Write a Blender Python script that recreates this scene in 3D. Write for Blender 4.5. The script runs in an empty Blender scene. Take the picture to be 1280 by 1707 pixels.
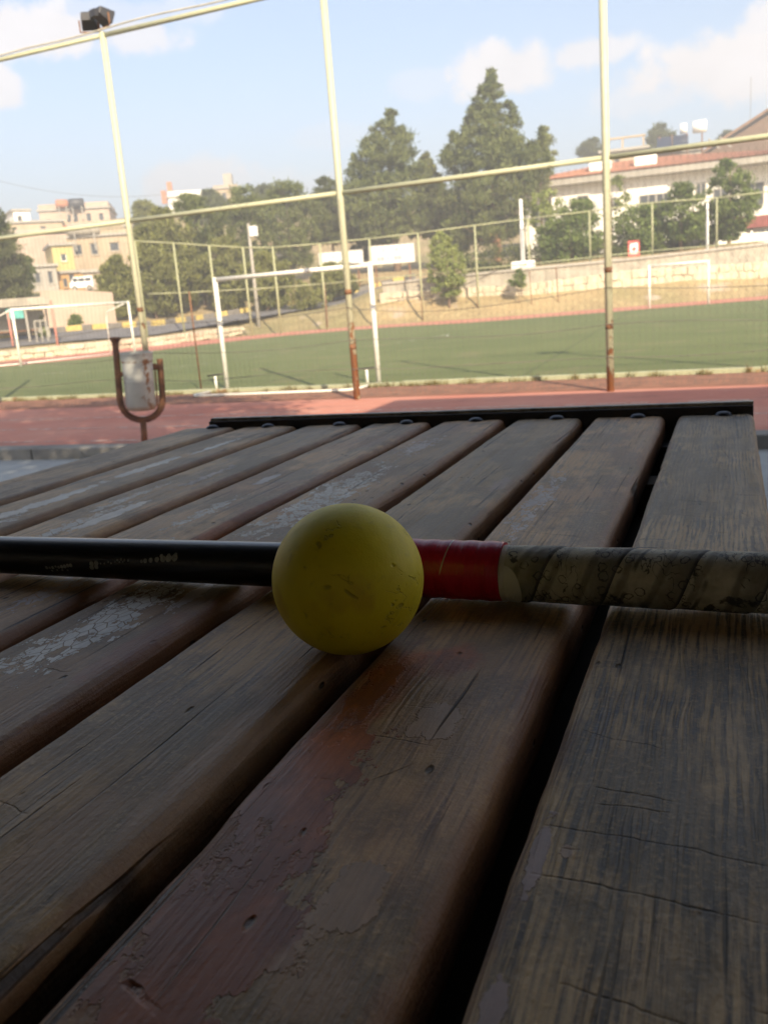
import bpy, bmesh, math, random
import numpy as np
from mathutils import Vector, Matrix, noise as mnoise

SC = bpy.context.scene
COL = SC.collection
R_ = math.radians
rnd = random.Random(7)

# ------------------------------------------------------------------ camera
# camera stands 1.0 m above the running track; table slats run along +Y
CAM = np.array([0.0, 0.0, 1.0])
FPX, PCX, PCY = 1500.0, 640.0, 853.5
_r = np.array([0.93380, 0.34920, -0.07760]); _w = np.array([-0.35760, 0.90540, -0.22900])
_w /= np.linalg.norm(_w); _r -= _w * (_r @ _w); _r /= np.linalg.norm(_r); _u = np.cross(_r, _w)
cd = bpy.data.cameras.new('camera'); cam = bpy.data.objects.new('camera', cd); COL.objects.link(cam)
M = Matrix(((_r[0], _u[0], -_w[0], CAM[0]), (_r[1], _u[1], -_w[1], CAM[1]), (_r[2], _u[2], -_w[2], CAM[2]), (0, 0, 0, 1)))
cam.matrix_world = M
cd.sensor_fit = 'VERTICAL'; cd.sensor_height = 36.0; cd.lens = FPX / 1707 * 36.0
cd.clip_start = 0.02; cd.clip_end = 3000
cd.dof.use_dof = True; cd.dof.focus_distance = 0.45; cd.dof.aperture_fstop = 23
SC.camera = cam

def ray(x, y): return _w + (x - PCX) / FPX * _r - (y - PCY) / FPX * _u
def at(x, y, d): return CAM + ray(x, y) * d                    # point at a depth
def ground(x, y, z=0.0):
    d = ray(x, y); return CAM + d * ((z - CAM[2]) / d[2])

# ------------------------------------------------------------------ sky and sun
SUN_EL, SUN_AZ = R_(31), R_(143)          # azimuth clockwise from +Y: behind the camera to the right
SKY_STRENGTH = 0.09
SC.view_settings.view_transform = 'Standard'; SC.view_settings.look = 'None'
SC.view_settings.gamma = 1.0; SC.view_settings.use_curve_mapping = False
SC.view_settings.exposure = 1.52
sd = bpy.data.lights.new('sun', 'SUN'); sun = bpy.data.objects.new('sun', sd); COL.objects.link(sun)
sd.energy = 4.2; sd.angle = R_(0.53); sd.color = (1.0, 0.84, 0.62)
sv = Vector((math.sin(SUN_AZ) * math.cos(SUN_EL), math.cos(SUN_AZ) * math.cos(SUN_EL), math.sin(SUN_EL)))
sun.rotation_euler = sv.to_track_quat('Z', 'Y').to_euler()
sun.location = (4, -6, 12)

class NT:
    """small node-tree writer"""
    def __init__(s, tree): s.t = tree; s.n = tree.nodes; s.l = tree.links
    def node(s, typ, **kw):
        n = s.n.new(typ)
        for k, v in kw.items(): setattr(n, k, v)
        return n
    def put(s, sock, v):
        if isinstance(v, bpy.types.NodeSocket): s.l.new(v, sock)
        elif v is not None:
            if isinstance(v, (tuple, list)) and len(v) == 3 and sock.type == 'RGBA': v = (*v, 1)
            sock.default_value = v
    def math(s, op, a, b=None, c=None, clamp=False):
        n = s.node('ShaderNodeMath', operation=op, use_clamp=clamp)
        for i, v in enumerate((a, b, c)):
            if v is not None: s.put(n.inputs[i], v)
        return n.outputs[0]
    def vmath(s, op, a, b=None, out=0):
        n = s.node('ShaderNodeVectorMath', operation=op)
        s.put(n.inputs[0], a)
        if b is not None: s.put(n.inputs[1], b)
        return n.outputs['Value'] if op in ('DOT_PRODUCT', 'LENGTH', 'DISTANCE') else n.outputs[0]
    def mul(s, a, b): return s.math('MULTIPLY', a, b)
    def add(s, a, b): return s.math('ADD', a, b)
    def sub(s, a, b): return s.math('SUBTRACT', a, b)
    def mx(s, a, b): return s.math('MAXIMUM', a, b)
    def noise(s, vec, scale, detail=3, rough=0.55, dist=0.0, col=False):
        n = s.node('ShaderNodeTexNoise'); s.put(n.inputs['Vector'], vec)
        n.inputs['Scale'].default_value = scale; n.inputs['Detail'].default_value = detail
        n.inputs['Roughness'].default_value = rough; n.inputs['Distortion'].default_value = dist
        return n.outputs['Color' if col else 'Fac']
    def voro(s, vec, scale, feature='F1', dim='3D', out='Distance', rand=1.0):
        n = s.node('ShaderNodeTexVoronoi', feature=feature, voronoi_dimensions=dim); s.put(n.inputs['Vector'], vec)
        n.inputs['Scale'].default_value = scale; n.inputs['Randomness'].default_value = rand
        return n.outputs[out]
    def step(s, v, a, b):                       # smooth step a..b -> 0..1 (b may be below a)
        n = s.node('ShaderNodeMapRange', interpolation_type='SMOOTHSTEP')
        s.put(n.inputs[0], v)
        if a <= b: n.inputs[1].default_value = a; n.inputs[2].default_value = b; n.inputs[3].default_value = 0; n.inputs[4].default_value = 1
        else: n.inputs[1].default_value = b; n.inputs[2].default_value = a; n.inputs[3].default_value = 1; n.inputs[4].default_value = 0
        return n.outputs[0]
    def mix(s, f, a, b, mode='MIX'):
        n = s.node('ShaderNodeMix', data_type='RGBA', blend_type=mode); n.clamp_factor = True
        s.put(n.inputs[0], f); s.put(n.inputs[6], a); s.put(n.inputs[7], b)
        return n.outputs[2]
    def mixf(s, f, a, b):
        n = s.node('ShaderNodeMix', data_type='FLOAT'); s.put(n.inputs[0], f); s.put(n.inputs[2], a); s.put(n.inputs[3], b)
        return n.outputs[0]
    def sep(s, v):
        n = s.node('ShaderNodeSeparateXYZ'); s.put(n.inputs[0], v); return n.outputs
    def comb(s, x=0.0, y=0.0, z=0.0):
        n = s.node('ShaderNodeCombineXYZ')
        for i, v in enumerate((x, y, z)): s.put(n.inputs[i], v)
        return n.outputs[0]
    def scale(s, v, k): return s.vmath('MULTIPLY', v, k)
    def bump(s, h, dist, strength=1.0):
        n = s.node('ShaderNodeBump'); n.inputs['Distance'].default_value = dist; n.inputs['Strength'].default_value = strength
        s.put(n.inputs['Height'], h); return n.outputs[0]

# world: Nishita sky with cumulus placed by direction
world = bpy.data.worlds.new('World'); SC.world = world; world.use_nodes = True
W = NT(world.node_tree); W.n.clear()
sky = W.node('ShaderNodeTexSky', sky_type='NISHITA'); sky.sun_disc = False
sky.sun_elevation = SUN_EL; sky.sun_rotation = SUN_AZ
sky.air_density = 1.0; sky.dust_density = 4.0; sky.ozone_density = 1.2; sky.altitude = 600
gen = W.node('ShaderNodeTexCoord').outputs['Generated']
dirv = W.vmath('NORMALIZE', gen)
wn = W.noise(dirv, 13, 6, 0.62)
wn2 = W.noise(dirv, 42, 5, 0.6)
puff = W.add(W.mul(W.sub(wn, 0.5), 2.2), W.mul(W.sub(wn2, 0.5), 0.8))
mask = None
# px centre, half width, half height of each cumulus, strength
clouds = [(70, 50, 150, 42, .9), (225, 62, 90, 34, .75), (-10, 150, 50, 34, .85), (310, 300, 115, 42, .72), (180, 20, 200, 22, .35),
          (845, 110, 95, 48, .9), (985, 85, 80, 30, .8), (1190, 110, 160, 60, 1.0), (1275, 60, 70, 60, .9), (700, 140, 60, 25, .25),
          (560, 225, 90, 22, .2), (1090, 160, 90, 30, .45), (420, 330, 200, 40, .35), (-300, 200, 220, 60, .9), (1600, 120, 240, 90, .9)]
for (cx, cy, rw, rh, st) in clouds:
    c = ray(cx, cy); c = c / np.linalg.norm(c)
    ev = np.array([0, 0, 1.0]) - c * c[2]; ev /= np.linalg.norm(ev); eh = np.cross(c, ev)
    a = W.mul(W.vmath('DOT_PRODUCT', dirv, tuple(eh)), FPX / rw)
    b = W.mul(W.vmath('DOT_PRODUCT', dirv, tuple(ev)), FPX / rh)
    q = W.math('SQRT', W.add(W.mul(a, a), W.mul(b, b)))
    front = W.math('GREATER_THAN', W.vmath('DOT_PRODUCT', dirv, tuple(c)), 0.2)
    v = W.mul(W.mul(W.step(W.add(W.sub(1.0, q), W.mul(puff, .95)), 0.03, 0.50), front), st)
    mask = v if mask is None else W.mx(mask, v)
dz = W.sep(dirv)[2]
gcl = W.mul(W.step(W.noise(W.scale(dirv, (1, 1, 2.5)), 3.2, 6, .6), .56, .74), W.step(dz, 0.30, 0.42))   # scattered cloud overhead
mask = W.mx(mask, W.mul(gcl, .8))
hz = W.step(dz, 0.26, 0.0)
bg1 = W.node('ShaderNodeBackground'); W.put(bg1.inputs[0], sky.outputs[0]); bg1.inputs[1].default_value = SKY_STRENGTH
bg2 = W.node('ShaderNodeBackground'); bg2.inputs[0].default_value = (1.0, .945, .95, 1)
W.put(bg2.inputs[1], W.add(0.345, W.mul(wn, .17)))
ms = W.node('ShaderNodeMixShader'); W.put(ms.inputs[0], mask); W.l.new(bg1.outputs[0], ms.inputs[1]); W.l.new(bg2.outputs[0], ms.inputs[2])
# thin whitish summer haze towards the horizon, all round
bg3 = W.node('ShaderNodeBackground'); bg3.inputs[0].default_value = (.84, .905, 1.0, 1); bg3.inputs[1].default_value = 0.40
ms2 = W.node('ShaderNodeMixShader'); W.put(ms2.inputs[0], W.add(.16, W.mul(hz, .50))); W.l.new(ms.outputs[0], ms2.inputs[1]); W.l.new(bg3.outputs[0], ms2.inputs[2])
wo = W.node('ShaderNodeOutputWorld'); W.l.new(ms2.outputs[0], wo.inputs[0])

# ------------------------------------------------------------------ object helpers
def tag(o, label=None, cat=None, group=None, kind=None):
    if label: o['label'] = label
    if cat: o['category'] = cat
    if group: o['group'] = group
    if kind: o['kind'] = kind
    return o
def link(name, me, mat=None, parent=None, smooth=False):
    o = bpy.data.objects.new(name, me); COL.objects.link(o)
    if mat and not me.materials: me.materials.append(mat)
    if parent: o.parent = parent
    if smooth: me.polygons.foreach_set('use_smooth', [True] * len(me.polygons))
    return o
def empty(name, loc, label, cat, group=None, rz=0):
    o = bpy.data.objects.new(name, None); COL.objects.link(o); o.location = loc; o.rotation_euler = (0, 0, rz)
    o.empty_display_size = .2
    return tag(o, label, cat, group)
class MB:
    """collects vertices and faces of ONE mesh"""
    def __init__(s): s.v = []; s.f = []
    def box(s, x0, x1, y0, y1, z0, z1, m=None):
        k = len(s.v); P = [(x0, y0, z0), (x1, y0, z0), (x1, y1, z0), (x0, y1, z0), (x0, y0, z1), (x1, y0, z1), (x1, y1, z1), (x0, y1, z1)]
        s.v += [tuple(m @ Vector(p)) for p in P] if m else P
        s.f += [tuple(k + i for i in q) for q in ((0, 3, 2, 1), (4, 5, 6, 7), (0, 1, 5, 4), (1, 2, 6, 5), (2, 3, 7, 6), (3, 0, 4, 7))]
        return s
    def poly(s, pts):
        k = len(s.v); s.v += [tuple(p) for p in pts]; s.f.append(tuple(range(k, k + len(pts)))); return s
    def tube(s, pts, rad, seg=10, cap=True):
        pts = [Vector(p) for p in pts]; n = len(pts)
        rads = rad if isinstance(rad, (list, tuple)) else [rad] * n
        k = len(s.v); prev = None
        for i, p in enumerate(pts):
            t = (pts[min(i + 1, n - 1)] - pts[max(i - 1, 0)]).normalized()
            if prev is None:
                a = Vector((0, 0, 1)) if abs(t.z) < .9 else Vector((1, 0, 0))
                x = t.cross(a).normalized()
            else:
                x = (prev - t * prev.dot(t)).normalized()
            prev = x; y = t.cross(x)
            for j in range(seg):
                an = 2 * math.pi * j / seg
                s.v.append(tuple(p + (x * math.cos(an) + y * math.sin(an)) * rads[i]))
        for i in range(n - 1):
            for j in range(seg):
                a = k + i * seg + j; b = k + i * seg + (j + 1) % seg
                s.f.append((a, b, b + seg, a + seg))
        if cap:
            s.f.append(tuple(k + j for j in range(seg))[::-1]); s.f.append(tuple(k + (n - 1) * seg + j for j in range(seg)))
        return s
    def lathe(s, prof, seg=24, c=(0, 0, 0)):
        k = len(s.v)
        for (r, z) in prof:
            for j in range(seg):
                a = 2 * math.pi * j / seg; s.v.append((c[0] + r * math.cos(a), c[1] + r * math.sin(a), c[2] + z))
        for i in range(len(prof) - 1):
            for j in range(seg):
                a = k + i * seg + j; b = k + i * seg + (j + 1) % seg
                s.f.append((a, b, b + seg, a + seg))
        return s
    def mesh(s, name):
        me = bpy.data.meshes.new(name); me.from_pydata(s.v, [], s.f); me.update(); return me
    def build(s, name, mat, parent=None, smooth=False, bevel=0):
        me = s.mesh(name)
        o = link(name, me, mat, parent, smooth)
        if bevel:
            b = o.modifiers.new('bevel', 'BEVEL'); b.width = bevel; b.segments = 2; b.limit_method = 'ANGLE'; b.angle_limit = R_(40)
        return o
def auto_smooth(o, ang=40):
    me = o.data; me.polygons.foreach_set('use_smooth', [True] * len(me.polygons))
    try: me.set_sharp_from_angle(angle=R_(ang))
    except Exception: pass
    return o

# ------------------------------------------------------------------ materials
def new_mat(name):
    m = bpy.data.materials.new(name); m.use_nodes = True; t = NT(m.node_tree); t.n.clear()
    out = t.node('ShaderNodeOutputMaterial'); p = t.node('ShaderNodeBsdfPrincipled'); t.l.new(p.outputs[0], out.inputs[0])
    t.p = p; t.out = out
    tc = t.node('ShaderNodeTexCoord'); t.obj = tc.outputs['Object']
    t.pos = t.node('ShaderNodeNewGeometry').outputs['Position']
    t.isl = None
    return m, t
def plain(name, col, rough=.6, var=.25, scale=6, col2=None, metal=0, bump=0, spec=.5, space='obj', detail=4):
    m, t = new_mat(name); v = t.obj if space == 'obj' else t.pos
    n = t.noise(v, scale, detail, .6)
    c2 = col2 or tuple(c * (1 - var) for c in col)
    t.put(t.p.inputs['Base Color'], t.mix(t.step(n, .35, .68), col, c2))
    t.p.inputs['Roughness'].default_value = rough; t.p.inputs['Metallic'].default_value = metal
    t.p.inputs['Specular IOR Level'].default_value = spec
    if bump: t.put(t.p.inputs['Normal'], t.bump(t.noise(v, scale * 4, 4, .6), bump))
    return m
def rusty_paint(name, paint, amount=.5, low=0.0, rough=.5, scale=9):
    """flaking paint over rust; 'low' adds rust towards the foot of a post"""
    m, t = new_mat(name)
    n = t.noise(t.pos, scale, 5, .65); n2 = t.noise(t.pos, scale * .3, 2)
    z = t.sep(t.pos)[2]
    v = t.add(t.add(n, t.mul(t.sub(n2, .5), .7)), t.mul(t.step(z, 1.7, 0.0), low))
    f = t.step(v, 1.02 - amount * .5, 1.10 - amount * .5)
    rust = t.mix(t.noise(t.pos, 40, 4), (.20, .075, .025), (.33, .15, .06))
    pc = t.mix(t.noise(t.pos, 14, 4), paint, tuple(c * .8 for c in paint))
    t.put(t.p.inputs['Base Color'], t.mix(f, pc, rust)); t.put(t.p.inputs['Roughness'], t.mixf(f, rough, .85))
    t.put(t.p.inputs['Normal'], t.bump(t.sub(n, f), .004))
    return m
def leaf_mat(name, col, col2, scale=.9):
    m, t = new_mat(name)
    n = t.noise(t.pos, scale, 3); r = t.node('ShaderNodeNewGeometry').outputs['Random Per Island']
    c = t.mix(t.step(n, .35, .65), col, col2)
    c = t.mix(t.mul(t.mul(r, r), .9), c, tuple(min(1, x * 1.9) for x in col2))
    t.put(t.p.inputs['Base Color'], c); t.p.inputs['Roughness'].default_value = .62; t.p.inputs['Specular IOR Level'].default_value = .25
    tr = t.node('ShaderNodeBsdfTranslucent'); t.put(tr.inputs[0], c)
    mx = t.node('ShaderNodeMixShader'); mx.inputs[0].default_value = .28
    t.l.new(t.p.outputs[0], mx.inputs[1]); t.l.new(tr.outputs[0], mx.inputs[2]); t.l.new(mx.outputs[0], t.out.inputs[0])
    return m

MT = {}
MT['white_paint'] = rusty_paint('white_paint', (.80, .78, .70), .22, .10, .4)
MT['green_paint'] = rusty_paint('pale_green_paint', (.46, .46, .32), .40, .42, .5)
MT['green_rail'] = rusty_paint('pale_green_rail_paint', (.42, .43, .29), .28, 0, .5)
MT['far_green'] = rusty_paint('far_green_paint', (.34, .35, .20), .3, .2, .6, 3)
MT['rust'] = plain('rusty_iron', (.21, .098, .045), .8, .5, 14, (.10, .048, .026), bump=.003)
MT['wire'] = plain('dull_wire', (.20, .19, .16), .6, .3, 5, metal=.3)
MT['black_metal'] = plain('black_painted_steel', (.018, .018, .020), .42, .4, 20, (.05, .035, .028), bump=.0008)
MT['bolt'] = plain('bolt_steel', (.07, .075, .09), .38, .4, 60, metal=.85)
MT['lamp_dark'] = plain('floodlight_housing', (.035, .035, .04), .5)
MT['glass_dark'] = plain('window_glass', (.05, .06, .07), .12, .3, 2)
MT['plaster_white'] = plain('white_plaster', (.82, .80, .75), .9, .08, 1.2, space='pos')
MT['plaster_grey'] = plain('grey_plaster', (.34, .32, .28), .9, .15, 1.2, space='pos')
MT['plaster_beige'] = plain('beige_plaster', (.40, .32, .22), .9, .2, .8, space='pos')
MT['plaster_pink'] = plain('pale_pink_plaster', (.42, .33, .26), .9, .15, .8, space='pos')
MT['plaster_yellow'] = plain('yellow_plaster', (.48, .39, .16), .9, .1, .8, space='pos')
MT['plaster_orange'] = plain('orange_plaster', (.42, .25, .09), .9, .1, .8, space='pos')
MT['concrete'] = plain('rough_concrete', (.36, .33, .27), .9, .3, 2.5, bump=.01, space='pos')
MT['stone'] = plain('pale_limestone', (.52, .46, .34), .9, .4, 2.2, (.40, .34, .25), bump=.03, space='pos')
MT['tile_red'] = plain('red_roof_tile', (.42, .19, .11), .8, .3, 1.5, space='pos')
MT['tile_brown'] = plain('brown_roof_tile', (.22, .13, .08), .85, .3, 1.5, space='pos')
MT['tile_wine'] = plain('dark_red_roof', (.25, .07, .05), .8, .2, 1.5, space='pos')
MT['tank_white'] = plain('white_tank', (.82, .82, .8), .35, .06, 2)
MT['panel_blue'] = plain('solar_panel_glass', (.03, .04, .07), .15, .2, 2)
MT['board_white'] = None
MT['bark'] = plain('bark', (.20, .13, .085), .9, .5, 7, (.10, .07, .05), bump=.02)
MT['bark_red'] = plain('reddish_pine_bark', (.36, .19, .11), .9, .4, 7, (.20, .11, .07), bump=.02)
MT['kerb_yellow'] = plain('yellow_kerb_paint', (.50, .38, .12), .7, .2, 5)
MT['kerb_black'] = plain('black_kerb_paint', (.17, .155, .135), .7, .3, 5)
MT['teal'] = plain('teal_sign', (.08, .36, .33), .5)
MT['van_white'] = plain('white_car_paint', (.80, .80, .80), .25, .03, 2)
MT['tyre'] = plain('tyre', (.03, .03, .03), .8)
L_PINE = leaf_mat('pine_needles', (.052, .076, .022), (.118, .135, .042))
L_PINE2 = leaf_mat('pine_needles_olive', (.085, .098, .026), (.165, .170, .050))
L_DARK = leaf_mat('dark_needles', (.045, .060, .022), (.088, .100, .036))
L_GREEN = leaf_mat('broad_leaves', (.055, .088, .022), (.125, .165, .042))
L_LIGHT = leaf_mat('pale_leaves', (.12, .16, .045), (.21, .24, .075))

# ------------------------------------------------------------------ terrain
pitch_edge = [(-27.5, 4), (-19.1, 20.0), (-17.5, 21.6), (-16.9, 24.2), (-16.2, 27.6), (-15.2, 30.0), (-13.3, 31.2), (-11.3, 31.4), (-8.3, 30.6), (-6.0, 31.2), (-3.7, 31.9), (1.2, 33.8), (9, 36.5), (26, 42)]
red_edge = [(-36, 4), (-22.6, 23.3), (-21.2, 25.4), (-20.2, 28.6), (-18.9, 32.2), (-17.4, 34.2), (-15.2, 35.2), (-12.6, 35.2), (-9.6, 34.8), (-7.0, 35.2), (-4.4, 36.2), (1.4, 38.6), (9, 41.5), (26, 47)]
TP = [  # (px, py, depth) ground control points outside the field
    (0, 596, 30.2), (130, 586, 31.6), (260, 571, 34), (400, 556, 38.5),
    (0, 584, 32), (0, 570, 36), (130, 571, 33.5), (130, 556, 37), (260, 561, 36), (260, 548, 39), (340, 547, 38.5), (340, 537, 41.5), (480, 523, 41), (480, 514, 44), (560, 511, 42), (560, 501, 46), (690, 476, 44),
    (60, 540, 41), (100, 492, 44), (180, 492, 46), (100, 488, 58), (60, 482, 70), (190, 480, 72), (60, 446, 80), (190, 446, 80), (120, 388, 88), (240, 405, 85), (310, 352, 105), (60, 378, 100), (380, 347, 105),
    (10, 520, 42), (250, 530, 43), (390, 517, 46), (480, 500, 48), (575, 470, 51), (650, 458, 52), (650, 452, 57), (830, 445, 53),
    (1000, 434, 48), (1280, 405, 46), (1000, 425, 60), (1280, 398, 60), (1240, 318, 100), (1080, 340, 100), (900, 345, 100), (620, 380, 90), (470, 350, 100),
    (640, 512, 38.0), (880, 501, 36.6), (1060, 486, 36.4), (1280, 471, 36.8), (1500, 455, 38),
    (640, 475, 40.6), (880, 449, 39.2), (1060, 432, 38.8), (1280, 408, 39.4), (1500, 390, 41), (760, 463, 42), (880, 449, 43), (1060, 431, 43), (1280, 406, 43),
    (-200, 600, 34), (-200, 560, 48), (-200, 430, 80), (-300, 390, 110), (1500, 380, 60), (1600, 330, 100)]
P3 = np.array([at(*q) for q in TP])
for (x, y) in red_edge: P3 = np.vstack([P3, [x, y, -.03]])
def _k(d2): return np.where(d2 > 1e-9, d2 * np.log(np.maximum(d2, 1e-9)) * .5, 0)
def _fit(P, lam=.6):
    n = len(P); A = np.zeros((n + 3, n + 3)); d2 = ((P[:, None, :2] - P[None, :, :2]) ** 2).sum(-1)
    A[:n, :n] = _k(d2) + lam * np.eye(n); A[:n, n] = 1; A[:n, n + 1:] = P[:, :2]; A[n:, :n] = A[:n, n:].T
    return np.linalg.solve(A, np.r_[P[:, 2], 0, 0, 0])
_c = _fit(P3)
_poly = np.array(red_edge + [(60, 60), (60, -60), (-60, -60), (-60, 4)][1:], float)
_poly = np.array(red_edge + [(26, -80), (-60, -80), (-60, 4)], float)
def _inside_dist(X, Y):
    """signed: distance outside the flat field polygon (0 inside)"""
    P = np.c_[X.ravel(), Y.ravel()]; n = len(_poly); ins = np.zeros(len(P), bool); dm = np.full(len(P), 1e9)
    for i in range(n):
        a = _poly[i]; b = _poly[(i + 1) % n]; ab = b - a
        t = np.clip(((P - a) @ ab) / (ab @ ab), 0, 1); d = np.linalg.norm(P - (a + t[:, None] * ab), axis=1); dm = np.minimum(dm, d)
        c = ((a[1] > P[:, 1]) != (b[1] > P[:, 1]))
        with np.errstate(divide='ignore', invalid='ignore'):
            xx = a[0] + (P[:, 1] - a[1]) * (b[0] - a[0]) / (b[1] - a[1])
        ins ^= c & (P[:, 0] < xx)
    dm[ins] = 0
    return dm.reshape(X.shape)
def terr(X, Y):
    X = np.asarray(X, float); Y = np.asarray(Y, float); n = len(P3)
    d2 = (X[..., None] - P3[:, 0]) ** 2 + (Y[..., None] - P3[:, 1]) ** 2
    h = _k(d2) @ _c[:n] + _c[n] + _c[n + 1] * X + _c[n + 2] * Y
    h = np.clip(h, -.6, 17)
    dist = np.hypot(X, Y); f = np.clip((dist - 105) / 60, 0, 1); f = f * f * (3 - 2 * f)
    h = h * (1 - f) + (9 + 3 * np.sin(X * .011) + 2 * np.cos(Y * .013)) * f
    back = np.clip((-Y + 0) / 30, 0, 1); h = h * (1 - back)
    b = np.clip(_inside_dist(X, Y) / 1.2, 0, 1)
    return -.03 + (h + .03) * b
def tz(x, y): return float(terr(np.array([x]), np.array([y]))[0])

def grid_mesh(name, xs, ys):
    X, Y = np.meshgrid(xs, ys); Z = terr(X, Y)
    nx, ny = len(xs), len(ys); V = np.c_[X.ravel(), Y.ravel(), Z.ravel()]
    i = (np.arange(ny - 1)[:, None] * nx + np.arange(nx - 1)).ravel()
    F = np.c_[i, i + 1, i + nx + 1, i + nx]
    me = bpy.data.meshes.new(name); me.from_pydata(V.tolist(), [], F.tolist()); me.update(); return me
m, t = new_mat('dry_ground')
n1 = t.noise(t.pos, .35, 5, .6); n2 = t.noise(t.pos, 3.0, 5, .65); n3 = t.noise(t.pos, .09, 3)
c = t.mix(t.step(n1, .38, .62), (.36, .265, .135), (.28, .21, .105)); c = t.mix(t.step(n2, .45, .7), c, (.40, .32, .165))
c = t.mix(t.mul(t.step(n3, .5, .62), .55), c, (.17, .17, .065)); c = t.mix(t.step(t.noise(t.pos, .8, 4), .60, .72), c, (.40, .33, .25))
t.put(t.p.inputs['Base Color'], c); t.p.inputs['Roughness'].default_value = .95; t.put(t.p.inputs['Normal'], t.bump(n2, .12))
xs = np.r_[np.arange(-900, -140, 60), np.arange(-140, -75, 5), np.arange(-75, 35, 1.0), np.arange(35, 100, 5), np.arange(100, 901, 60)]
ys = np.r_[np.arange(-900, -60, 60), np.arange(-60, 0, 6), np.arange(0, 110, 1.0), np.arange(110, 180, 6), np.arange(180, 1001, 60)]
o = link('ground', grid_mesh('ground', xs, ys), m, smooth=True); tag(o, kind='structure')

# ------------------------------------------------------------------ running track, pitch, terrace
m, t = new_mat('red_track_surface')
n1 = t.noise(t.pos, .7, 5, .6); n2 = t.noise(t.pos, 45, 3, .7)
c = t.mix(t.step(n1, .35, .65), (.45, .170, .118), (.51, .235, .170)); c = t.mix(t.mul(n2, .35), c, (.28, .09, .06))
c = t.mix(t.mul(t.step(t.noise(t.scale(t.pos, (.25, 1.2, 1)), 2.0, 5), .52, .7), .5), c, (.47, .25, .18))
c = t.mix(t.mul(t.step(t.noise(t.scale(t.pos, (1, 2.5, 1)), 1.1, 6, .7), .55, .66), .45), c, (.20, .085, .06))
c = t.mix(t.mul(t.step(t.noise(t.pos, 9, 4, .7), .60, .70), .35), c, (.62, .42, .33))
t.put(t.p.inputs['Base Color'], c); t.p.inputs['Roughness'].default_value = .9; t.put(t.p.inputs['Normal'], t.bump(n2, .004))
o = MB().poly([(26, 5.55, 0), (26, 47, 0)] + [(x, y, 0) for (x, y) in red_edge[::-1][1:]] + [(-36, 5.55, 0)]).build('running_track', m); tag(o, kind='structure')
FA = R_(-2.2)
fe = np.array([math.cos(FA), math.sin(FA)]); fn = np.array([-fe[1], fe[0]]); FO = np.array([-1.05, 8.68])
def fp(a, b, z=0.0): p = FO + fe * a + fn * b; return (float(p[0]), float(p[1]), float(z))   # a along the fence, b beyond it
m, t = new_mat('artificial_turf')
n1 = t.noise(t.pos, .25, 4); n2 = t.noise(t.pos, 70, 2, .8)
c = t.mix(t.step(n1, .35, .65), (.115, .142, .046), (.142, .165, .058)); c = t.mix(t.mul(n2, .4), c, (.070, .095, .032))
c = t.mix(t.mul(t.step(t.noise(t.pos, .9, 6, .65), .54, .66), .5), c, (.19, .17, .085))
seam = t.step(t.math('ABSOLUTE', t.sub(t.math('FRACT', t.mul(t.add(t.sep(t.pos)[0], t.mul(t.sep(t.pos)[1], .04)), .27)), .5)), .012, .004)
c = t.mix(t.mul(seam, .45), c, (.06, .075, .03))
t.put(t.p.inputs['Base Color'], c); t.p.inputs['Roughness'].default_value = .85; t.put(t.p.inputs['Normal'], t.bump(n2, .01))
pe = [p for p in pitch_edge]
near = [fp(-27, 1.32), fp(27, 1.32)]
o = MB().poly([(near[0][0], near[0][1], .006), (near[1][0], near[1][1], .006)] + [(x, y, .006) for (x, y) in pe[::-1][:-1]]).build('football_pitch', m); tag(o, kind='structure')
# dirt strip between fence and pitch curb
m = plain('trodden_red_dirt', (.27, .125, .075), .95, .4, 5, (.17, .085, .055), bump=.01, space='pos')
o = MB().poly([fp(-27, .12, .004), fp(27, .12, .004), fp(27, 1.2, .004), fp(-27, 1.2, .004)]).build('dirt_strip', m); tag(o, kind='structure')
# worn painted lines
m, t = new_mat('worn_line_paint')
f = t.step(t.noise(t.pos, 6, 5, .7), .40, .56)
t.put(t.p.inputs['Base Color'], (.62, .52, .44)); t.p.inputs['Roughness'].default_value = .9; t.put(t.p.inputs['Alpha'], t.mul(f, .75))
mb = MB()
for b in (-.95, -1.72, -2.5):
    mb.poly([fp(-26, b, .004), fp(26, b, .004), fp(26, b + .045, .004), fp(-26, b + .045, .004)])
o = mb.build('lane_lines', m); tag(o, kind='structure')
m2, t = new_mat('worn_pitch_line_paint')
f = t.step(t.noise(t.pos, 3, 5, .7), .42, .6)
t.put(t.p.inputs['Base Color'], (.5, .52, .42)); t.p.inputs['Roughness'].default_value = .9; t.put(t.p.inputs['Alpha'], t.mul(f, .8))
mb = MB()
def strip(pts, w, z):
    for p, q in zip(pts[:-1], pts[1:]):
        p = np.array(p[:2]); q = np.array(q[:2]); d = (q - p) / np.linalg.norm(q - p); nn = np.array([-d[1], d[0]]) * w / 2
        mb.poly([(*(p - nn), z), (*(q - nn), z), (*(q + nn), z), (*(p + nn), z)])
strip([ground(360, 604), ground(520, 584), ground(600, 577)], .06, .012)
strip([ground(230, 621), ground(360, 604.5)], .06, .012)
arc = [ground(660, 573), ground(700, 566), ground(735, 560), ground(748, 557), ground(745, 561), ground(720, 564)]
strip(arc, .07, .012); strip([ground(60, 625), ground(195, 617)], .06, .012)
o = mb.build('pitch_lines', m2); tag(o, kind='structure')
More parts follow.
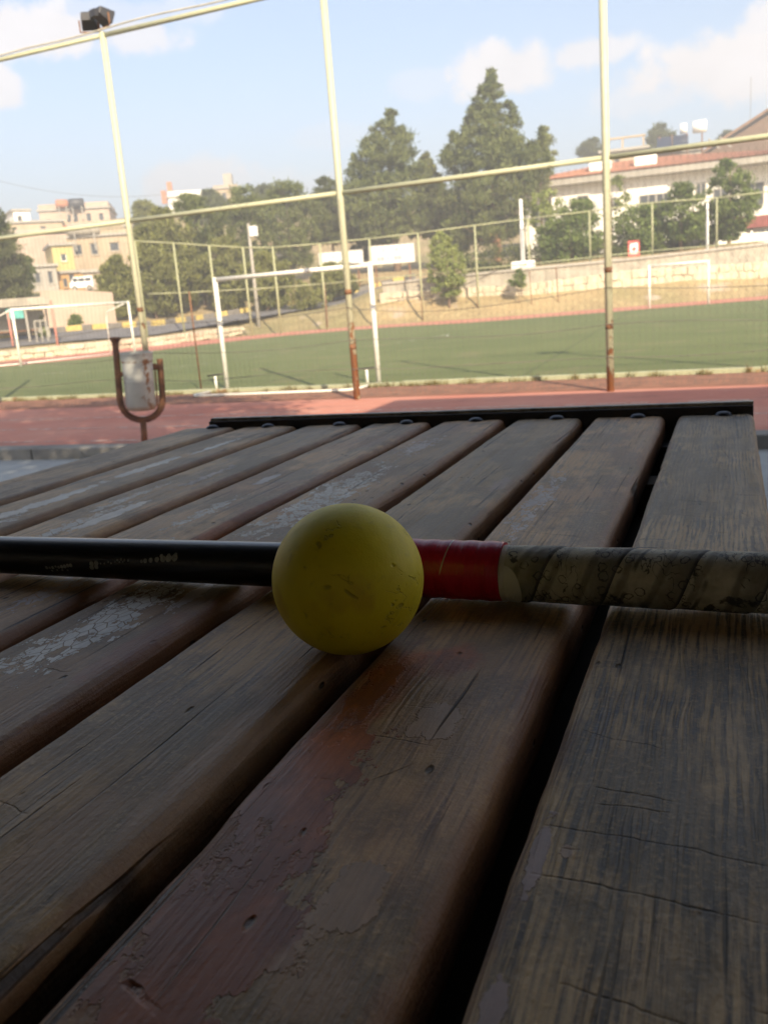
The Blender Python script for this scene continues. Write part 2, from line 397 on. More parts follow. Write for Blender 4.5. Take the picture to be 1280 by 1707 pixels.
# pale curb along the pitch
m = rusty_paint('pale_curb_paint', (.38, .39, .25), .74, 0, .8, 2.2)
curb = MB()
a = -26.0
while a < 14:
    L = 1.3; curb.box(0, L - .012, 0, .10, -.05, .052 + rnd.uniform(-.008, .008), Matrix.Translation(Vector(fp(a, 1.21 + rnd.uniform(-.012, .012)))) @ Matrix.Rotation(FA, 4, 'Z')); a += L
o = curb.build('pitch_curb', m, bevel=.008); tag(o, kind='structure')
# weeds along the curb
wm = leaf_mat('dry_weeds', (.10, .085, .03), (.16, .13, .05))
mb = MB()
for _ in range(150):
    a0 = rnd.uniform(-9, 6); b0 = 1.17 + rnd.uniform(-.05, .04); hh = rnd.uniform(.02, .10)
    for k in range(14):
        p = Vector(fp(a0 + rnd.gauss(0, .035), b0 + rnd.gauss(0, .02))); d = Vector((rnd.gauss(0, .03), rnd.gauss(0, .03), hh * rnd.uniform(.5, 1.2)))
        mb.poly([p - Vector((.004, 0, 0)), p + Vector((.004, 0, 0)), p + d])
o = mb.build('curb_weeds', wm); tag(o, 'thin dry weeds sprouting along the pitch curb', 'weeds', kind='stuff')

# terrace floor and its kerb
m, t = new_mat('terrace_concrete')
n1 = t.noise(t.pos, 2.2, 6, .65); n2 = t.noise(t.pos, 60, 3)
c = t.mix(t.step(n1, .35, .65), (.30, .32, .32), (.22, .235, .24)); c = t.mix(t.mul(n2, .3), c, (.36, .36, .34))
t.put(t.p.inputs['Base Color'], c); t.p.inputs['Roughness'].default_value = .75; t.put(t.p.inputs['Normal'], t.bump(n2, .003))
o = MB().poly([(-36, -8, .015), (26, -8, .015), (26, 5.42, .015), (-36, 5.42, .015)]).build('terrace_floor', m); tag(o, kind='structure')
kb = MB(); a = -30
while a < 20: kb.box(a, a + .99, 5.42, 5.60, -.1, .10); a += 1.0
o = kb.build('terrace_kerb', plain('dark_kerb_concrete', (.23, .22, .20), .9, .35, 4, bump=.006, space='pos'), bevel=.012); tag(o, kind='structure')  # kerb in its own dark mottled grey

# ------------------------------------------------------------------ shelter out of frame, low roof and walls added to shade the table
sh = empty('shelter', (1.2, 0, .015), 'timber roofed shelter over the picnic table with unseen walls added to shape the light', 'shelter')
MT['soft'] = soff = plain('dark_roof_boards', (.10, .07, .045), .8, .3, 6)
mb = MB()
mb.box(-3.4, .86, -1.19, .98, .78, .84); o = mb.build('roof', soff, sh); o.location = (-1.2 + .0, 0, 0.95)  # unseen low roof, set down to darken the near slats
mb = MB(); mb.box(.88, 7.2, -1.5, 3.2, 2.99, 3.07); o = mb.build('roof', soff, sh); o.location = (-1.2, 0, .952)
MB().box(-4.6, -.342, .982, .996, 1.69, 1.81).build('added_valance', plain('faded_canvas', (.14, .12, .09), .9), sh)  # added strip, hung to cut sky light on the table
MB().box(-.32, 6.0, 3.202, 3.222, 3.76, 4.02).build('added_valance', MT['soft'], sh)  # added strip cutting sky light below the high roof
wl = plain('bounce_wall_render', (.68, .60, .47), .9, .3, 2)  # pale tone set to bounce light onto the ball
o = MB().box(-4.6, 6.0, -1.4, -1.2, 0, 3.90).build('unseen_back_wall', wl, sh)  # unseen wall added to block sky behind and bounce light forward
o = MB().box(5.78, 5.96, -1.198, 2.9, 0, 3.90).build('unseen_side_wall', wl, sh)
MB().box(-4.58, -4.40, -1.198, .70, 0, 1.73).build('unseen_side_wall', wl, sh)  # unseen wall added to block low light from the left
for (x, y) in ((-4.45, .90), (5.86, 3.05)):
    MB().box(x - .06, x + .06, y - .06, y + .06, 0, 1.73 if x < 0 else 3.93).build('post', MT['rust'], sh)

# ------------------------------------------------------------------ picnic table
ZT = 1.0 - .16425
table = empty('picnic_table', (-.37, .3, .015), 'weathered wooden slat table with a black steel end rail', 'picnic table')
TL = Vector(table.location)
def wood(name, seed, tint, ridge=.5, blue=.3, patches=(), cuts=(), warm=.0, cross=.3):
    """weathered wood; patches = (cx, cy, rx, ry, colour, kind) in metres on the slat, cuts = (x0, y0, x1, y1, width)"""
    m, t = new_mat(name)
    co = t.vmath('ADD', t.obj, (0, 0, seed * 3.7))
    x, y, z = t.sep(t.obj)[0:3]
    warpc = t.noise(t.scale(co, (1, .25, 1)), 14, 3, .5)
    gx = t.add(x, t.mul(t.sub(warpc, .5), .012))
    gv = t.comb(gx, t.mul(y, .035), z)
    gv = t.vmath('ADD', gv, (seed * 1.3, seed * .7, 0))
    g1 = t.noise(gv, 330, 4, .7)
    g2 = t.noise(gv, 95, 3, .6)
    sn = t.add(t.mul(t.math('SINE', t.mul(t.add(gx, t.mul(t.noise(t.scale(co, (1, .10, 1)), 55, 4, .6), .016)), 2 * math.pi / .0036)), .5), .5)
    sn = t.math('MULTIPLY', t.step(sn, .12, .80), t.step(g1, .28, .55))
    blot = t.noise(t.scale(co, (1, .55, 1)), 17, 5, .65); blot2 = t.noise(t.scale(co, (1, .4, 1)), 42, 5, .7)
    fine = t.noise(co, 420, 3, .7)
    rm = t.mul(t.step(blot2, .25, .75), ridge)
    lines = t.add(t.mul(sn, rm), t.mul(g2, t.sub(1.0, rm)))
    gr = t.add(t.add(t.mul(lines, .34), t.mul(g1, .42)), t.mul(t.noise(t.comb(gx, t.mul(y, .05), seed), 700, 3, .7), .32))
    tint = (tint[0] * 2.9, tint[1] * 2.14, tint[2] * 1.14); light = tint; dark = tuple(c * .15 for c in tint)
    c = t.mix(t.step(gr, .37, .59), dark, light)
    c = t.mix(t.mul(t.step(blot, .44, .58), .74), c, tuple(q * .22 for q in (tint[0] * .90, tint[1] * 1.02, tint[2] * 1.12)))
    c = t.mix(t.mul(t.step(blot2, .50, .70), blue * .75), c, (.045, .050, .056))
    if warm: c = t.mix(t.mul(t.step(t.noise(co, 9, 4), .42, .62), warm), c, (.32, .13, .055))
    c = t.mix(t.mul(t.step(fine, .50, .72), .35), c, tuple(q * 1.35 for q in tint))
    h = t.add(t.add(t.mul(t.mul(sn, rm), .55), t.mul(g1, .50)), t.add(t.mul(blot2, .8), t.mul(fine, .25))); rough = t.mixf(g2, .40, .62)
    # worn, browner arrises
    ax = t.math('ABSOLUTE', x)
    big = t.noise(t.scale(co, (1, .45, 1)), 7, 4, .6)
    c = t.mix(t.mul(t.step(big, .46, .60), .55), c, tuple(q * .30 for q in (tint[0], tint[1] * 1.05, tint[2])))
    edge = t.mul(t.step(t.add(ax, t.mul(t.sub(blot2, .5), .018)), .036, .042), .35 + warm)
    c = t.mix(edge, c, (.30, .135, .065))
    # long drying cracks and short dents
    crk = t.step(t.noise(t.comb(gx, t.mul(y, .016), seed), 210, 2, .5), .655, .70)
    crk = t.mul(crk, t.step(blot, .36, .50))
    crx = t.mul(t.step(t.noise(t.comb(t.mul(x, .07), t.add(y, t.mul(t.sub(fine, .5), .001)), seed + 4.1), 190, 2, .55), .68, .72), t.step(t.noise(co, 24, 3), .60 - .12 * cross, .70 - .12 * cross))
    pit = t.mul(t.step(t.voro(t.scale(co, (1, .45, 1)), 95), .17, .07), t.step(t.noise(co, 30, 2), .56, .62))
    dk = t.mx(t.mx(crk, t.mul(crx, cross * 2)), pit)
    # patches of old paint, varnish and stain
    wv = t.add(t.mul(t.sub(t.noise(co, 55, 5, .65), .5), 1.7), t.mul(t.sub(t.noise(t.scale(co, (1, .25, 1)), 190, 4, .7), .5), .9))
    rgh = None
    for (cx, cy, rx, ry, pc, kind) in patches:
        a = t.mul(t.sub(x, cx), 1 / rx); b = t.mul(t.sub(y, cy), 1 / ry)
        d = t.math('SQRT', t.add(t.mul(a, a), t.mul(b, b)))
        if kind == 'flake':
            v = t.add(t.sub(1.0, d), t.mul(t.sub(t.noise(t.scale(co, (1, .5, 1)), 150, 4, .65), .5), 3.4)); f = t.step(v, .42, .50)
            f = t.mul(f, t.step(t.voro(t.scale(co, (1, .6, 1)), 170, 'DISTANCE_TO_EDGE'), .02, .05))
        elif kind == 'stain':
            f = t.mul(t.step(t.add(t.sub(1.0, d), t.mul(wv, .6)), .05, .6), .75)
        else:
            f = t.step(t.add(t.sub(1.0, d), wv), .30, .37)
        dkf = .40 if pc[1] < .2 else .74
        pcol = t.mix(t.step(blot2, .35, .62), pc, tuple(q * dkf for q in pc))
        if pc[1] < .2: pcol = t.mix(t.mul(t.step(blot, .42, .6), .6), pcol, (pc[0] * .42, pc[1] * .46, pc[2] * .6))
        pcol = t.mix(t.mul(t.step(g1, .45, .75), .35), pcol, tuple(q * .4 for q in pc))
        c = t.mix(f, c, pcol)
        if kind != 'stain':
            h = t.add(t.mul(h, t.sub(1.0, t.mul(f, .65))), t.mul(f, .95))
            r1 = t.mul(f, .06 if kind == 'paint' else .03); rgh = r1 if rgh is None else t.mx(rgh, r1)
    for (x0, y0, x1, y1, wd) in cuts:
        L = math.hypot(x1 - x0, y1 - y0); ex, ey = (x1 - x0) / L, (y1 - y0) / L
        px = t.sub(t.add(x, t.mul(t.sub(g2, .5), .004)), x0); py = t.sub(t.add(y, t.mul(t.sub(t.noise(co, 60, 3), .5), .006)), y0)
        along = t.add(t.mul(px, ex), t.mul(py, ey)); per = t.math('ABSOLUTE', t.sub(t.mul(py, ex), t.mul(px, ey)))
        f = t.mul(t.step(per, wd * 1.15, wd * .25), t.mul(t.step(along, -.002, .004), t.step(along, L + .002, L - .008)))
        dk = t.mx(dk, t.mul(t.mul(f, t.step(blot2, .34, .60)), .7))
    c = t.mix(t.mul(dk, .82), c, (.016, .013, .011))
    h = t.sub(h, t.mul(dk, 1.4))
    t.put(t.p.inputs['Base Color'], c)
    t.put(t.p.inputs['Roughness'], t.sub(rough, rgh) if rgh is not None else rough)
    t.p.inputs['Specular IOR Level'].default_value = .48
    t.put(t.p.inputs['Normal'], t.bump(h, .0014, 1.0))
    return m
RED = (.44, .120, .022); ORG = (.62, .165, .022); TAN = (.46, .28, .14); PALE = (.62, .52, .47); WHT = (.78, .74, .66); MAUVE = (.40, .27, .21)
PITCH = .1003; XC0 = -.0165; SW = .0435
GREY = (.235, .205, .170)
slat_x = [XC0 - .0003 * k - k * PITCH for k in range(8)]
def S(k, lst): return [(a - slat_x[k], *r) for (a, *r) in lst]
SL = [
  dict(tint=(.180, .162, .132), ridge=.95, blue=.80, cross=.75,
       patches=S(0, [(-.0525, .236, .0035, .032, MAUVE, 'paint'), (-.0515, .172, .004, .016, MAUVE, 'paint'), (-.0445, .2395, .0038, .006, TAN, 'paint')]),
       cuts=[(-.036, .252, .030, .2455, .0005), (-.035, .227, .034, .219, .0006), (-.024, .278, .002, .2725, .0006), (-.022, .2675, .000, .266, .0006), (-.034, .316, -.004, .308, .0004),
             (.010, .605, .017, .6055, .0016), (-.022, .700, .012, .690, .0006), (-.028, .655, .030, .640, .0005), (.006, .83, .020, .825, .0005), (-.004, .80, .018, .802, .0006), (.0, .73, .024, .742, .0005), (.024, .66, .040, .63, .0007), (.01, .91, .016, .86, .0006), (-.02, .185, .03, .178, .0005)]),
  dict(tint=(.215, .175, .130), ridge=.28, blue=.35, warm=.35, cross=.35,
       patches=S(1, [(-.145, .24, .026, .16, RED, 'stain'), (-.138, .255, .024, .085, RED, 'paint'), (-.134, .175, .036, .070, RED, 'paint'), (-.142, .335, .020, .070, ORG, 'stain'), (-.120, .372, .018, .024, ORG, 'stain'), (-.144, .33, .012, .05, ORG, 'paint'), (-.108, .312, .012, .022, TAN, 'paint'), (-.097, .170, .018, .020, TAN, 'stain'),
                     (-.141, .70, .014, .15, PALE, 'flake'), (-.100, .205, .012, .03, TAN, 'paint')]),
       cuts=[(-.030, .425, .010, .418, .0006), (-.012, .296, .014, .292, .0004), (.0, .264, .012, .280, .0006), (-.02, .60, .03, .588, .0004), (-.026, .157, -.012, .151, .0016), (-.03, .66, .036, .655, .0003)]),
  dict(tint=(.205, .175, .128), ridge=.14, blue=.30, warm=.18, cross=.25,
       patches=S(2, [(-.180, .28, .016, .14, TAN, 'stain'), (-.205, .20, .016, .05, TAN, 'stain'), (-.186, .75, .01, .04, MAUVE, 'stain')]), cuts=[(.01, .79, .022, .81, .0006), (.012, .80, .026, .83, .0007), (-.03, .22, -.01, .215, .0006)]),
  dict(tint=(.215, .175, .140), ridge=.18, blue=.30, warm=.45, cross=.3,
       patches=S(3, [(-.328, .40, .028, .11, WHT, 'flake'), (-.302, .44, .008, .05, PALE, 'paint'), (-.330, .70, .032, .20, WHT, 'flake'), (-.328, .95, .02, .08, PALE, 'flake'), (-.286, .36, .012, .07, RED, 'stain')]), cuts=[(-.02, .33, .02, .325, .0005)]),
  dict(tint=(.230, .195, .165), ridge=.14, blue=.25, warm=.40, cross=.3,
       patches=S(4, [(-.405, .44, .018, .06, PALE, 'flake'), (-.378, .60, .006, .20, RED, 'stain'), (-.418, .64, .012, .08, WHT, 'flake'), (-.43, .78, .008, .04, PALE, 'paint'), (-.395, .52, .012, .06, WHT, 'flake')]), cuts=[]),
  dict(tint=(.225, .195, .165), ridge=.14, blue=.2, warm=.25, cross=.3,
       patches=S(5, [(-.520, .585, .012, .13, WHT, 'flake'), (-.505, .63, .011, .09, WHT, 'paint'), (-.508, .80, .010, .08, PALE, 'flake'), (-.535, .70, .010, .10, WHT, 'flake')]), cuts=[]),
  dict(tint=(.235, .205, .180), ridge=.14, blue=.2, warm=.15, cross=.3,
       patches=S(6, [(-.617, .68, .013, .14, WHT, 'paint'), (-.619, .85, .011, .10, WHT, 'paint'), (-.610, .98, .008, .07, WHT, 'paint'), (-.60, .56, .014, .09, WHT, 'flake')]), cuts=[]),
  dict(tint=(.215, .190, .170), ridge=.14, blue=.3, warm=.1, cross=.3, patches=[], cuts=[])]
Y0, Y1, TH, CR = -.62, 1.153, .030, .0075
slat_labels = ['bare slat with strong dark grain and cross cuts', 'slat with flaking red-brown varnish', None, 'slat with peeling silvery paint', None, None, 'slat with a broken white paint line', None]
for k in range(8):
    prof = []
    for (cx, cz, a0) in ((SW - CR, -CR, 0), (-SW + CR, -CR, 90)):
        pts = [(cx + CR * math.cos(R_(a0 + 15 * i)), cz + CR * math.sin(R_(a0 + 15 * i))) for i in range(7)]
        prof += pts
        if a0 == 0: prof += [((SW - CR) * (1 - 2 * i / 9), 0) for i in range(1, 9)]
    prof += [(-SW, -TH + .004), (-SW + .004, -TH), (SW - .004, -TH), (SW, -TH + .004)]
    npf = len(prof); ny = 330; V = []; F = []
    for j in range(ny + 1):
        y = Y0 + (Y1 - Y0) * j / ny
        endr = .004 * max(0, 1 - (Y1 - y) / .006)
        for i, (px, pz) in enumerate(prof):
            e = max(0, abs(px) - .026) / .0175
            w1 = mnoise.noise(Vector((k * 9.1 + (3 if px > 0 else 0), y * 9, 0))); w2 = mnoise.noise(Vector((k * 5.3 + (8 if px > 0 else 0), y * 46, 2)))
            nick = max(0, mnoise.noise(Vector((k * 3.3 + (5 if px > 0 else 0), y * 21, 7))) - .50) * .005
            dx = -math.copysign(1, px) * e * (w1 * .0004 + w2 * .0005 + .0005 + (nick if pz > -.012 else 0))
            dzz = (mnoise.noise(Vector((px * 40, y * 6, k * 4.7))) * .0009 + mnoise.noise(Vector((px * 160, y * 16, k * 2.2))) * .00035) if pz > -.012 else 0
            dzz -= e * max(0, w1) * .0012 if pz > -.012 else 0
            V.append((px + dx, y, pz + dzz - (endr if pz > -.012 else 0)))
    for j in range(ny):
        for i in range(npf):
            a = j * npf + i; b = j * npf + (i + 1) % npf; F.append((a, a + npf, b + npf, b))
    F.append(tuple(range(npf))); F.append(tuple(ny * npf + i for i in range(npf))[::-1])
    me = bpy.data.meshes.new('slat'); me.from_pydata(V, [], F); me.update()
    o = link('slat', me, wood('weathered_wood_%d' % k, k * 1.7 + .4, **SL[k]), table)
    auto_smooth(o, 50)
    o.location = Vector((slat_x[k], 0, ZT + rnd.uniform(-.0008, .0004))) - TL
    if slat_labels[k]: o['label'] = slat_labels[k]
    bx = (-.0074, -.1061, -.2059, -.3121, -.4085, -.5079, -.6197, -.712)[k]
    b = MB().lathe([(.0001, .0042), (.004, .0040), (.0075, .0028), (.0095, .0006), (.0098, -.002)], 20).build('bolt', MT['bolt'], o, True)
    b.location = (bx - slat_x[k], 1.1435, .0002)
# steel end rail (angle iron) behind the slat ends
o = MB().box(-.7255, .0262, 1.1565, 1.1615, -.050, .0080).box(-.7255, .0262, 1.118, 1.1563, -.0365, -.0315).build('end_rail', MT['black_metal'], table, bevel=.0012)
o.location = Vector((0, 0, ZT)) - TL
m = plain('rail_edge_highlight', (.42, .38, .31), .45, .5, 60, (.20, .18, .15))  # pale colour paints the highlight along the rail's top edge
o = MB().box(-.7255, .0262, 1.1618, 1.1740, .0035, .0118).build('highlight_lip', m, table, bevel=.001); o.location = Vector((0, 0, ZT)) - TL
o = MB().box(-.722, .022, -.60, 1.117, -.074, -.066).build('gap_shade_board', plain('gap_shade_dark', (.05, .036, .026), .9), table); o.location = Vector((0, 0, ZT)) - TL  # dark sheet added below the slats so their gaps look shaded
o = MB().box(-.720, .007, 1.100, 1.116, -.0655, -.031).build('bearer_blocker', MT['black_metal'], table); o.location = Vector((0, 0, ZT)) - TL  # blocker added to hide bright floor seen through the slat gaps
o = MB().box(.008, .020, -.60, 1.115, -.0655, -.0305).build('gap_blocker_rail', MT['black_metal'], table); o.location = Vector((0, 0, ZT)) - TL  # added strip keeping sunlit ground out of the slat gaps
for yy in (-.38, .92):
    o = MB().box(-.74, .007, yy - .02, yy + .02, -.0655, -.0325).build('bearer_blocker', MT['soft'], table); o.location = Vector((0, 0, ZT)) - TL
    for xx in (-.66, -.07):
        o = MB().box(xx - .02, xx + .02, yy - .02, yy + .02, .016 - ZT, -.0745).build('leg', MT['black_metal'], table); o.location = Vector((0, 0, ZT)) - TL

# ------------------------------------------------------------------ hockey ball
m, t = new_mat('scuffed_yellow_plastic')
n1 = t.noise(t.obj, 30, 4); n2 = t.noise(t.obj, 160, 4, .6)
c = t.mix(t.step(n1, .35, .7), (.80, .69, .010), (.70, .58, .008))
wv = t.vmath('ADD', t.obj, t.scale(t.noise(t.obj, 60, 2, col=True), (.012, .012, .012)))
sc = t.mul(t.step(t.voro(t.scale(wv, (1, 1, 2.2)), 80), .24, .12), t.step(t.noise(t.obj, 48, 3), .49, .56))
sc2 = t.mul(t.step(t.math('ABSOLUTE', t.sub(t.noise(t.scale(t.obj, (1, 1, 1.6)), 62, 3), .5)), .014, .005), t.step(t.noise(t.obj, 40, 2), .53, .58))
c = t.mix(t.mul(t.mx(sc, t.mul(sc2, .5)), .45), c, (.10, .085, .02))
c = t.mix(t.mul(t.step(t.noise(t.vmath('ADD', t.obj, (2, 1, 3)), 26, 3), .6, .72), .35), c, (.45, .22, .02))
c = t.mix(t.mul(t.step(n2, .58, .75), .25), c, (.25, .22, .03))
t.put(t.p.inputs['Base Color'], c); t.put(t.p.inputs['Roughness'], t.mixf(n1, .48, .62))
t.p.inputs['Subsurface Weight'].default_value = .06; t.p.inputs['Subsurface Radius'].default_value = (.01, .008, .001)
t.put(t.p.inputs['Normal'], t.bump(t.sub(t.mul(n2, .5), t.mx(sc, sc2)), .0006))
bm = bmesh.new(); bmesh.ops.create_uvsphere(bm, u_segments=72, v_segments=48, radius=.0365); me = bpy.data.meshes.new('hockey_ball'); bm.to_mesh(me); bm.free()
ball = link('hockey_ball', me, m, smooth=True); ball.location = (-.1713, .3796, ZT + .0348); ball.rotation_euler = (.5, .3, .9)
tag(ball, 'scuffed yellow hockey ball resting on the table slats in front of the stick', 'ball')

# ------------------------------------------------------------------ hockey stick
stick = empty('hockey_stick', (-.163, .4575, ZT), 'black hockey stick with red tape and scribbled pale grip lying across the table', 'hockey stick')
stick.rotation_euler = (0, 0, R_(-1.0))
def rev_tube(rows, seg=48):
    """rows = (x, r, ry, z) rings along local X"""
    mb = MB()
    for (x, r, ry, z) in rows:
        for j in range(seg):
            a = 2 * math.pi * j / seg; mb.v.append((x, -ry * math.cos(a), z + r * math.sin(a)))
    for i in range(len(rows) - 1):
        for j in range(seg):
            a = i * seg + j; b = i * seg + (j + 1) % seg; mb.f.append((a, a + seg, b + seg, b))
    mb.f.append(tuple(range(seg))); mb.f.append(tuple((len(rows) - 1) * seg + j for j in range(seg))[::-1])
    return mb
m, t = new_mat('black_composite')
n = t.noise(t.scale(t.obj, (.3, 1, 1)), 260, 3)
t.put(t.p.inputs['Base Color'], t.mix(t.mul(t.step(n, .62, .75), .4), (.011, .013, .017), (.06, .06, .055))); t.put(t.p.inputs['Roughness'], t.mixf(n, .24, .42))
t.p.inputs['Coat Weight'].default_value = .35; t.p.inputs['Coat Roughness'].default_value = .2
rows = [(-.36 + .36 * i / 40, .0126 + .0012 * i / 40, .0132 + .0012 * i / 40, .0138 + .0016 * i / 40) for i in range(41)]
shaft = rev_tube(rows).build('shaft', m, stick); auto_smooth(shaft, 60)
# lower shaft and curved head, beyond the frame
hp = [(-.36, 0, .0138), (-.44, .002, .0138), (-.52, .004, .0138), (-.58, .002, .0138), (-.625, -.012, .0138), (-.65, -.04, .0138), (-.645, -.075, .0138), (-.62, -.098, .0138), (-.592, -.104, .0138)]
head = MB().tube(hp, [.0128, .013, .0136, .0138, .0138, .0138, .0136, .013, .011], 24).build('head', m, stick, True)
# worn print on the shaft
pm = plain('worn_white_print', (.42, .44, .40), .6, .4, 400)
mb = MB(); g = random.Random(3)
Rsh, zc = .01335, .0146
def dot(px, py, rad):
    d = ray(px, py)                               # where the shaft's near side is seen at this spot
    y0 = .4575 - .0133; p = CAM + d * (y0 / d[1]); lx = p[0] + .163
    sa = max(-.95, min(.9, (p[2] - ZT - zc) / Rsh)); a0 = math.asin(sa)
    k = len(mb.v); n = 9
    for i in range(n):
        an = 2 * math.pi * i / n; a = a0 + rad * math.sin(an) / Rsh; rr = Rsh + .00045
        mb.v.append((lx + rad * math.cos(an), -rr * 1.045 * math.cos(a), zc + rr * math.sin(a)))
    mb.f.append(tuple(range(k, k + n))[::-1])
for i, x in enumerate((233, 239, 248, 258, 268, 277, 287)): dot(x, 938 - i * .9, (.0010, .0015, .0016, .0017, .0020, .0023, .0023)[i])
for i, x in enumerate((264, 276, 287)): dot(x, 930 - i, .0012)
for (x, y) in ((149, 942), (157, 941), (149, 948), (157, 947)): dot(x, y, .0017)
for i in range(7): dot(165 + i * 6 + g.uniform(-1, 1), 941 - i * .5 + g.uniform(-1, 2), .0006)
for i in range(4): dot(192 + i * 6, 936 + g.uniform(-1, 1), .0008)
for i in range(9): dot(72 + i * 5.2, 949 - i * .5 + g.uniform(-1.6, 1.6), g.uniform(.0008, .0014))
for i in range(4): dot(80 + i * 9, 954 + g.uniform(-1, 1), .0008)
o = mb.build('worn_lettering', pm, shaft)
# red tape band
m, t = new_mat('red_vinyl_tape')
x, y, z = t.sep(t.obj)[0:3]
n = t.noise(t.scale(t.obj, (1, .3, .3)), 160, 3)
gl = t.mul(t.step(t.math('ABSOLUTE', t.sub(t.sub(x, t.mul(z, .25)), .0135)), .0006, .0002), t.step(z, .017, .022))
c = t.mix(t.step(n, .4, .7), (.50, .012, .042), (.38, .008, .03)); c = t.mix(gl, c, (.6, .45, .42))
t.put(t.p.inputs['Base Color'], c); t.p.inputs['Roughness'].default_value = .3
wr = t.noise(t.comb(x, t.mul(z, .2), 0), 330, 3); t.put(t.p.inputs['Normal'], t.bump(wr, .0007))
rows = []
for i in range(90):
    f = i / 89; x0 = -.004 + .054 * f; r = .0163 + .00018 * math.sin(f * 31) + .00012 * mnoise.noise(Vector((f * 40, 0, 0)))
    if f > .985: r -= .0004
    rows.append((x0, r, r * 1.0, .0163))
o = rev_tube(rows).build('red_tape', m, stick); auto_smooth(o, 50)
# scribbled grip tape, wound in a helix
m, t = new_mat('grubby_grip_tape')
x, y, z = t.sep(t.obj)[0:3]
an = t.math('ARCTAN2', t.sub(z, .0158), t.mul(y, -1.0))
HP = .036
u = t.sub(t.mul(x, 1 / HP), t.mul(an, 1 / (2 * math.pi)))
fr = t.math('FRACT', u)
uv = t.comb(x, t.mul(an, .0155), 0)
n = t.noise(uv, 120, 5, .65); nb = t.noise(uv, 28, 4)
base = t.mix(t.step(n, .35, .7), (.54, .50, .37), (.34, .31, .215))
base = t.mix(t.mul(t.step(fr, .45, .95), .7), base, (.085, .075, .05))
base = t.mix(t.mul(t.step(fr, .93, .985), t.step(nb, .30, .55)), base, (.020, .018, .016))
fr2 = t.math('FRACT', t.add(t.mul(u, 2.0), t.mul(nb, .5)))
base = t.mix(t.mul(t.step(t.math('ABSOLUTE', t.sub(fr2, .5)), .16, .05), .5), base, (.07, .062, .045))
base = t.mix(t.mul(t.step(t.math('ABSOLUTE', t.sub(fr, .22)), .05, .01), t.mul(t.step(nb, .45, .55), .8)), base, (.04, .035, .03))
base = t.mix(t.mul(t.step(nb, .56, .70), .75), base, (.055, .05, .038))
uvw = t.vmath('ADD', uv, t.scale(t.noise(uv, 260, 2, col=True), (.0035, .0035, 0)))
vd = t.voro(uvw, 150, 'F1', '2D'); vc = t.sep(t.voro(uvw, 150, 'F1', '2D', 'Color'))
ring = t.mul(t.step(t.math('ABSOLUTE', t.sub(vd, t.add(.20, t.mul(vc[1], .16)))), .075, .03), t.math('GREATER_THAN', vc[0], .62))
scr = t.mul(t.step(t.math('ABSOLUTE', t.sub(t.noise(t.scale(uv, (1, .6, 1)), 210, 2, .4), .5)), .02, .008), t.step(t.noise(uv, 40, 2), .50, .56))
base = t.mix(t.mul(t.mx(t.mul(ring, t.step(n, .30, .5)), scr), .8), base, (.015, .014, .016))
blot = t.mul(t.step(t.noise(t.vmath('ADD', uv, (4, 2, 0)), 62, 4), .62, .67), .85)
base = t.mix(blot, base, (.012, .012, .013))
# pale bare patch beside the red tape
dx = t.mul(t.sub(x, .0525), 1 / .0095); da = t.mul(t.add(an, .45), 1 / 1.0)
pt = t.step(t.add(t.mul(dx, dx), t.mul(da, da)), 1.05, .93)
base = t.mix(pt, base, (.62, .60, .53)); base = t.mix(t.step(x, .0535, .0525), base, (.55, .52, .46))
t.put(t.p.inputs['Base Color'], base); t.p.inputs['Roughness'].default_value = .62
t.put(t.p.inputs['Normal'], t.bump(t.add(n, t.mul(t.step(t.noise(t.comb(t.mul(u, .03), t.mul(an, .004), 1), 300, 3), .4, .7), .5)), .0005))
mb = MB(); seg = 64; nr = 420; xa, xb = .0502, .345
for i in range(nr + 1):
    xx = xa + (xb - xa) * i / nr
    for j in range(seg):
        a = 2 * math.pi * j / seg; aa = a if a <= math.pi else a - 2 * math.pi
        fr_ = (xx / HP - aa / (2 * math.pi)) % 1.0
        rr = .0148 + .00075 * fr_ * (1 if fr_ < .96 else (1 - fr_) / .04) + .00012 * mnoise.noise(Vector((xx * 160, math.cos(a) * 2, math.sin(a) * 2)))
        if i < 3: rr += .0004
        if i > nr - 6: rr -= .0006 * (i - nr + 6)
        mb.v.append((xx, -rr * math.cos(a), .0155 + rr * math.sin(a)))
for i in range(nr):
    for j in range(seg):
        a = i * seg + j; b = i * seg + (j + 1) % seg; mb.f.append((a, a + seg, b + seg, b))
mb.f.append(tuple(range(seg))); mb.f.append(tuple(nr * seg + j for j in range(seg))[::-1])
o = mb.build('grip_tape', m, stick); auto_smooth(o, 40)

# ------------------------------------------------------------------ near boundary fence
FH = 4.0; PS = 2.62
posts_a = [PS * i for i in range(-4, 3)]
fence = empty('boundary_fence', fp(0, 0), 'tall pale green pipe fence with rust stained posts beside the running track', 'fence')
fl = Vector(fence.location)
def rel(p, o): return tuple(Vector(p) - o)
for i, a in enumerate(posts_a):
    MB().tube([rel(fp(a, 0, -.05), fl), rel(fp(a, 0, 2), fl), rel(fp(a, 0, FH), fl)], .0345, 16).build('post', MT['green_paint'], fence, True)
    for zz in (.55 + rnd.uniform(-.05, .05), 1.08): MB().tube([rel(fp(a, 0, zz), fl), rel(fp(a, 0, zz + .05), fl)], .036, 16).build('collar', MT['rust'], fence, True)
    if i < len(posts_a) - 1:
        a2 = posts_a[i + 1]
        for zz, rr in ((2.07, .0245), (FH - .03, .025)):
            MB().tube([rel(fp(a + .038, 0, zz), fl), rel(fp(a2 - .038, 0, zz), fl)], rr, 12).build('rail', MT['green_rail'], fence, True)
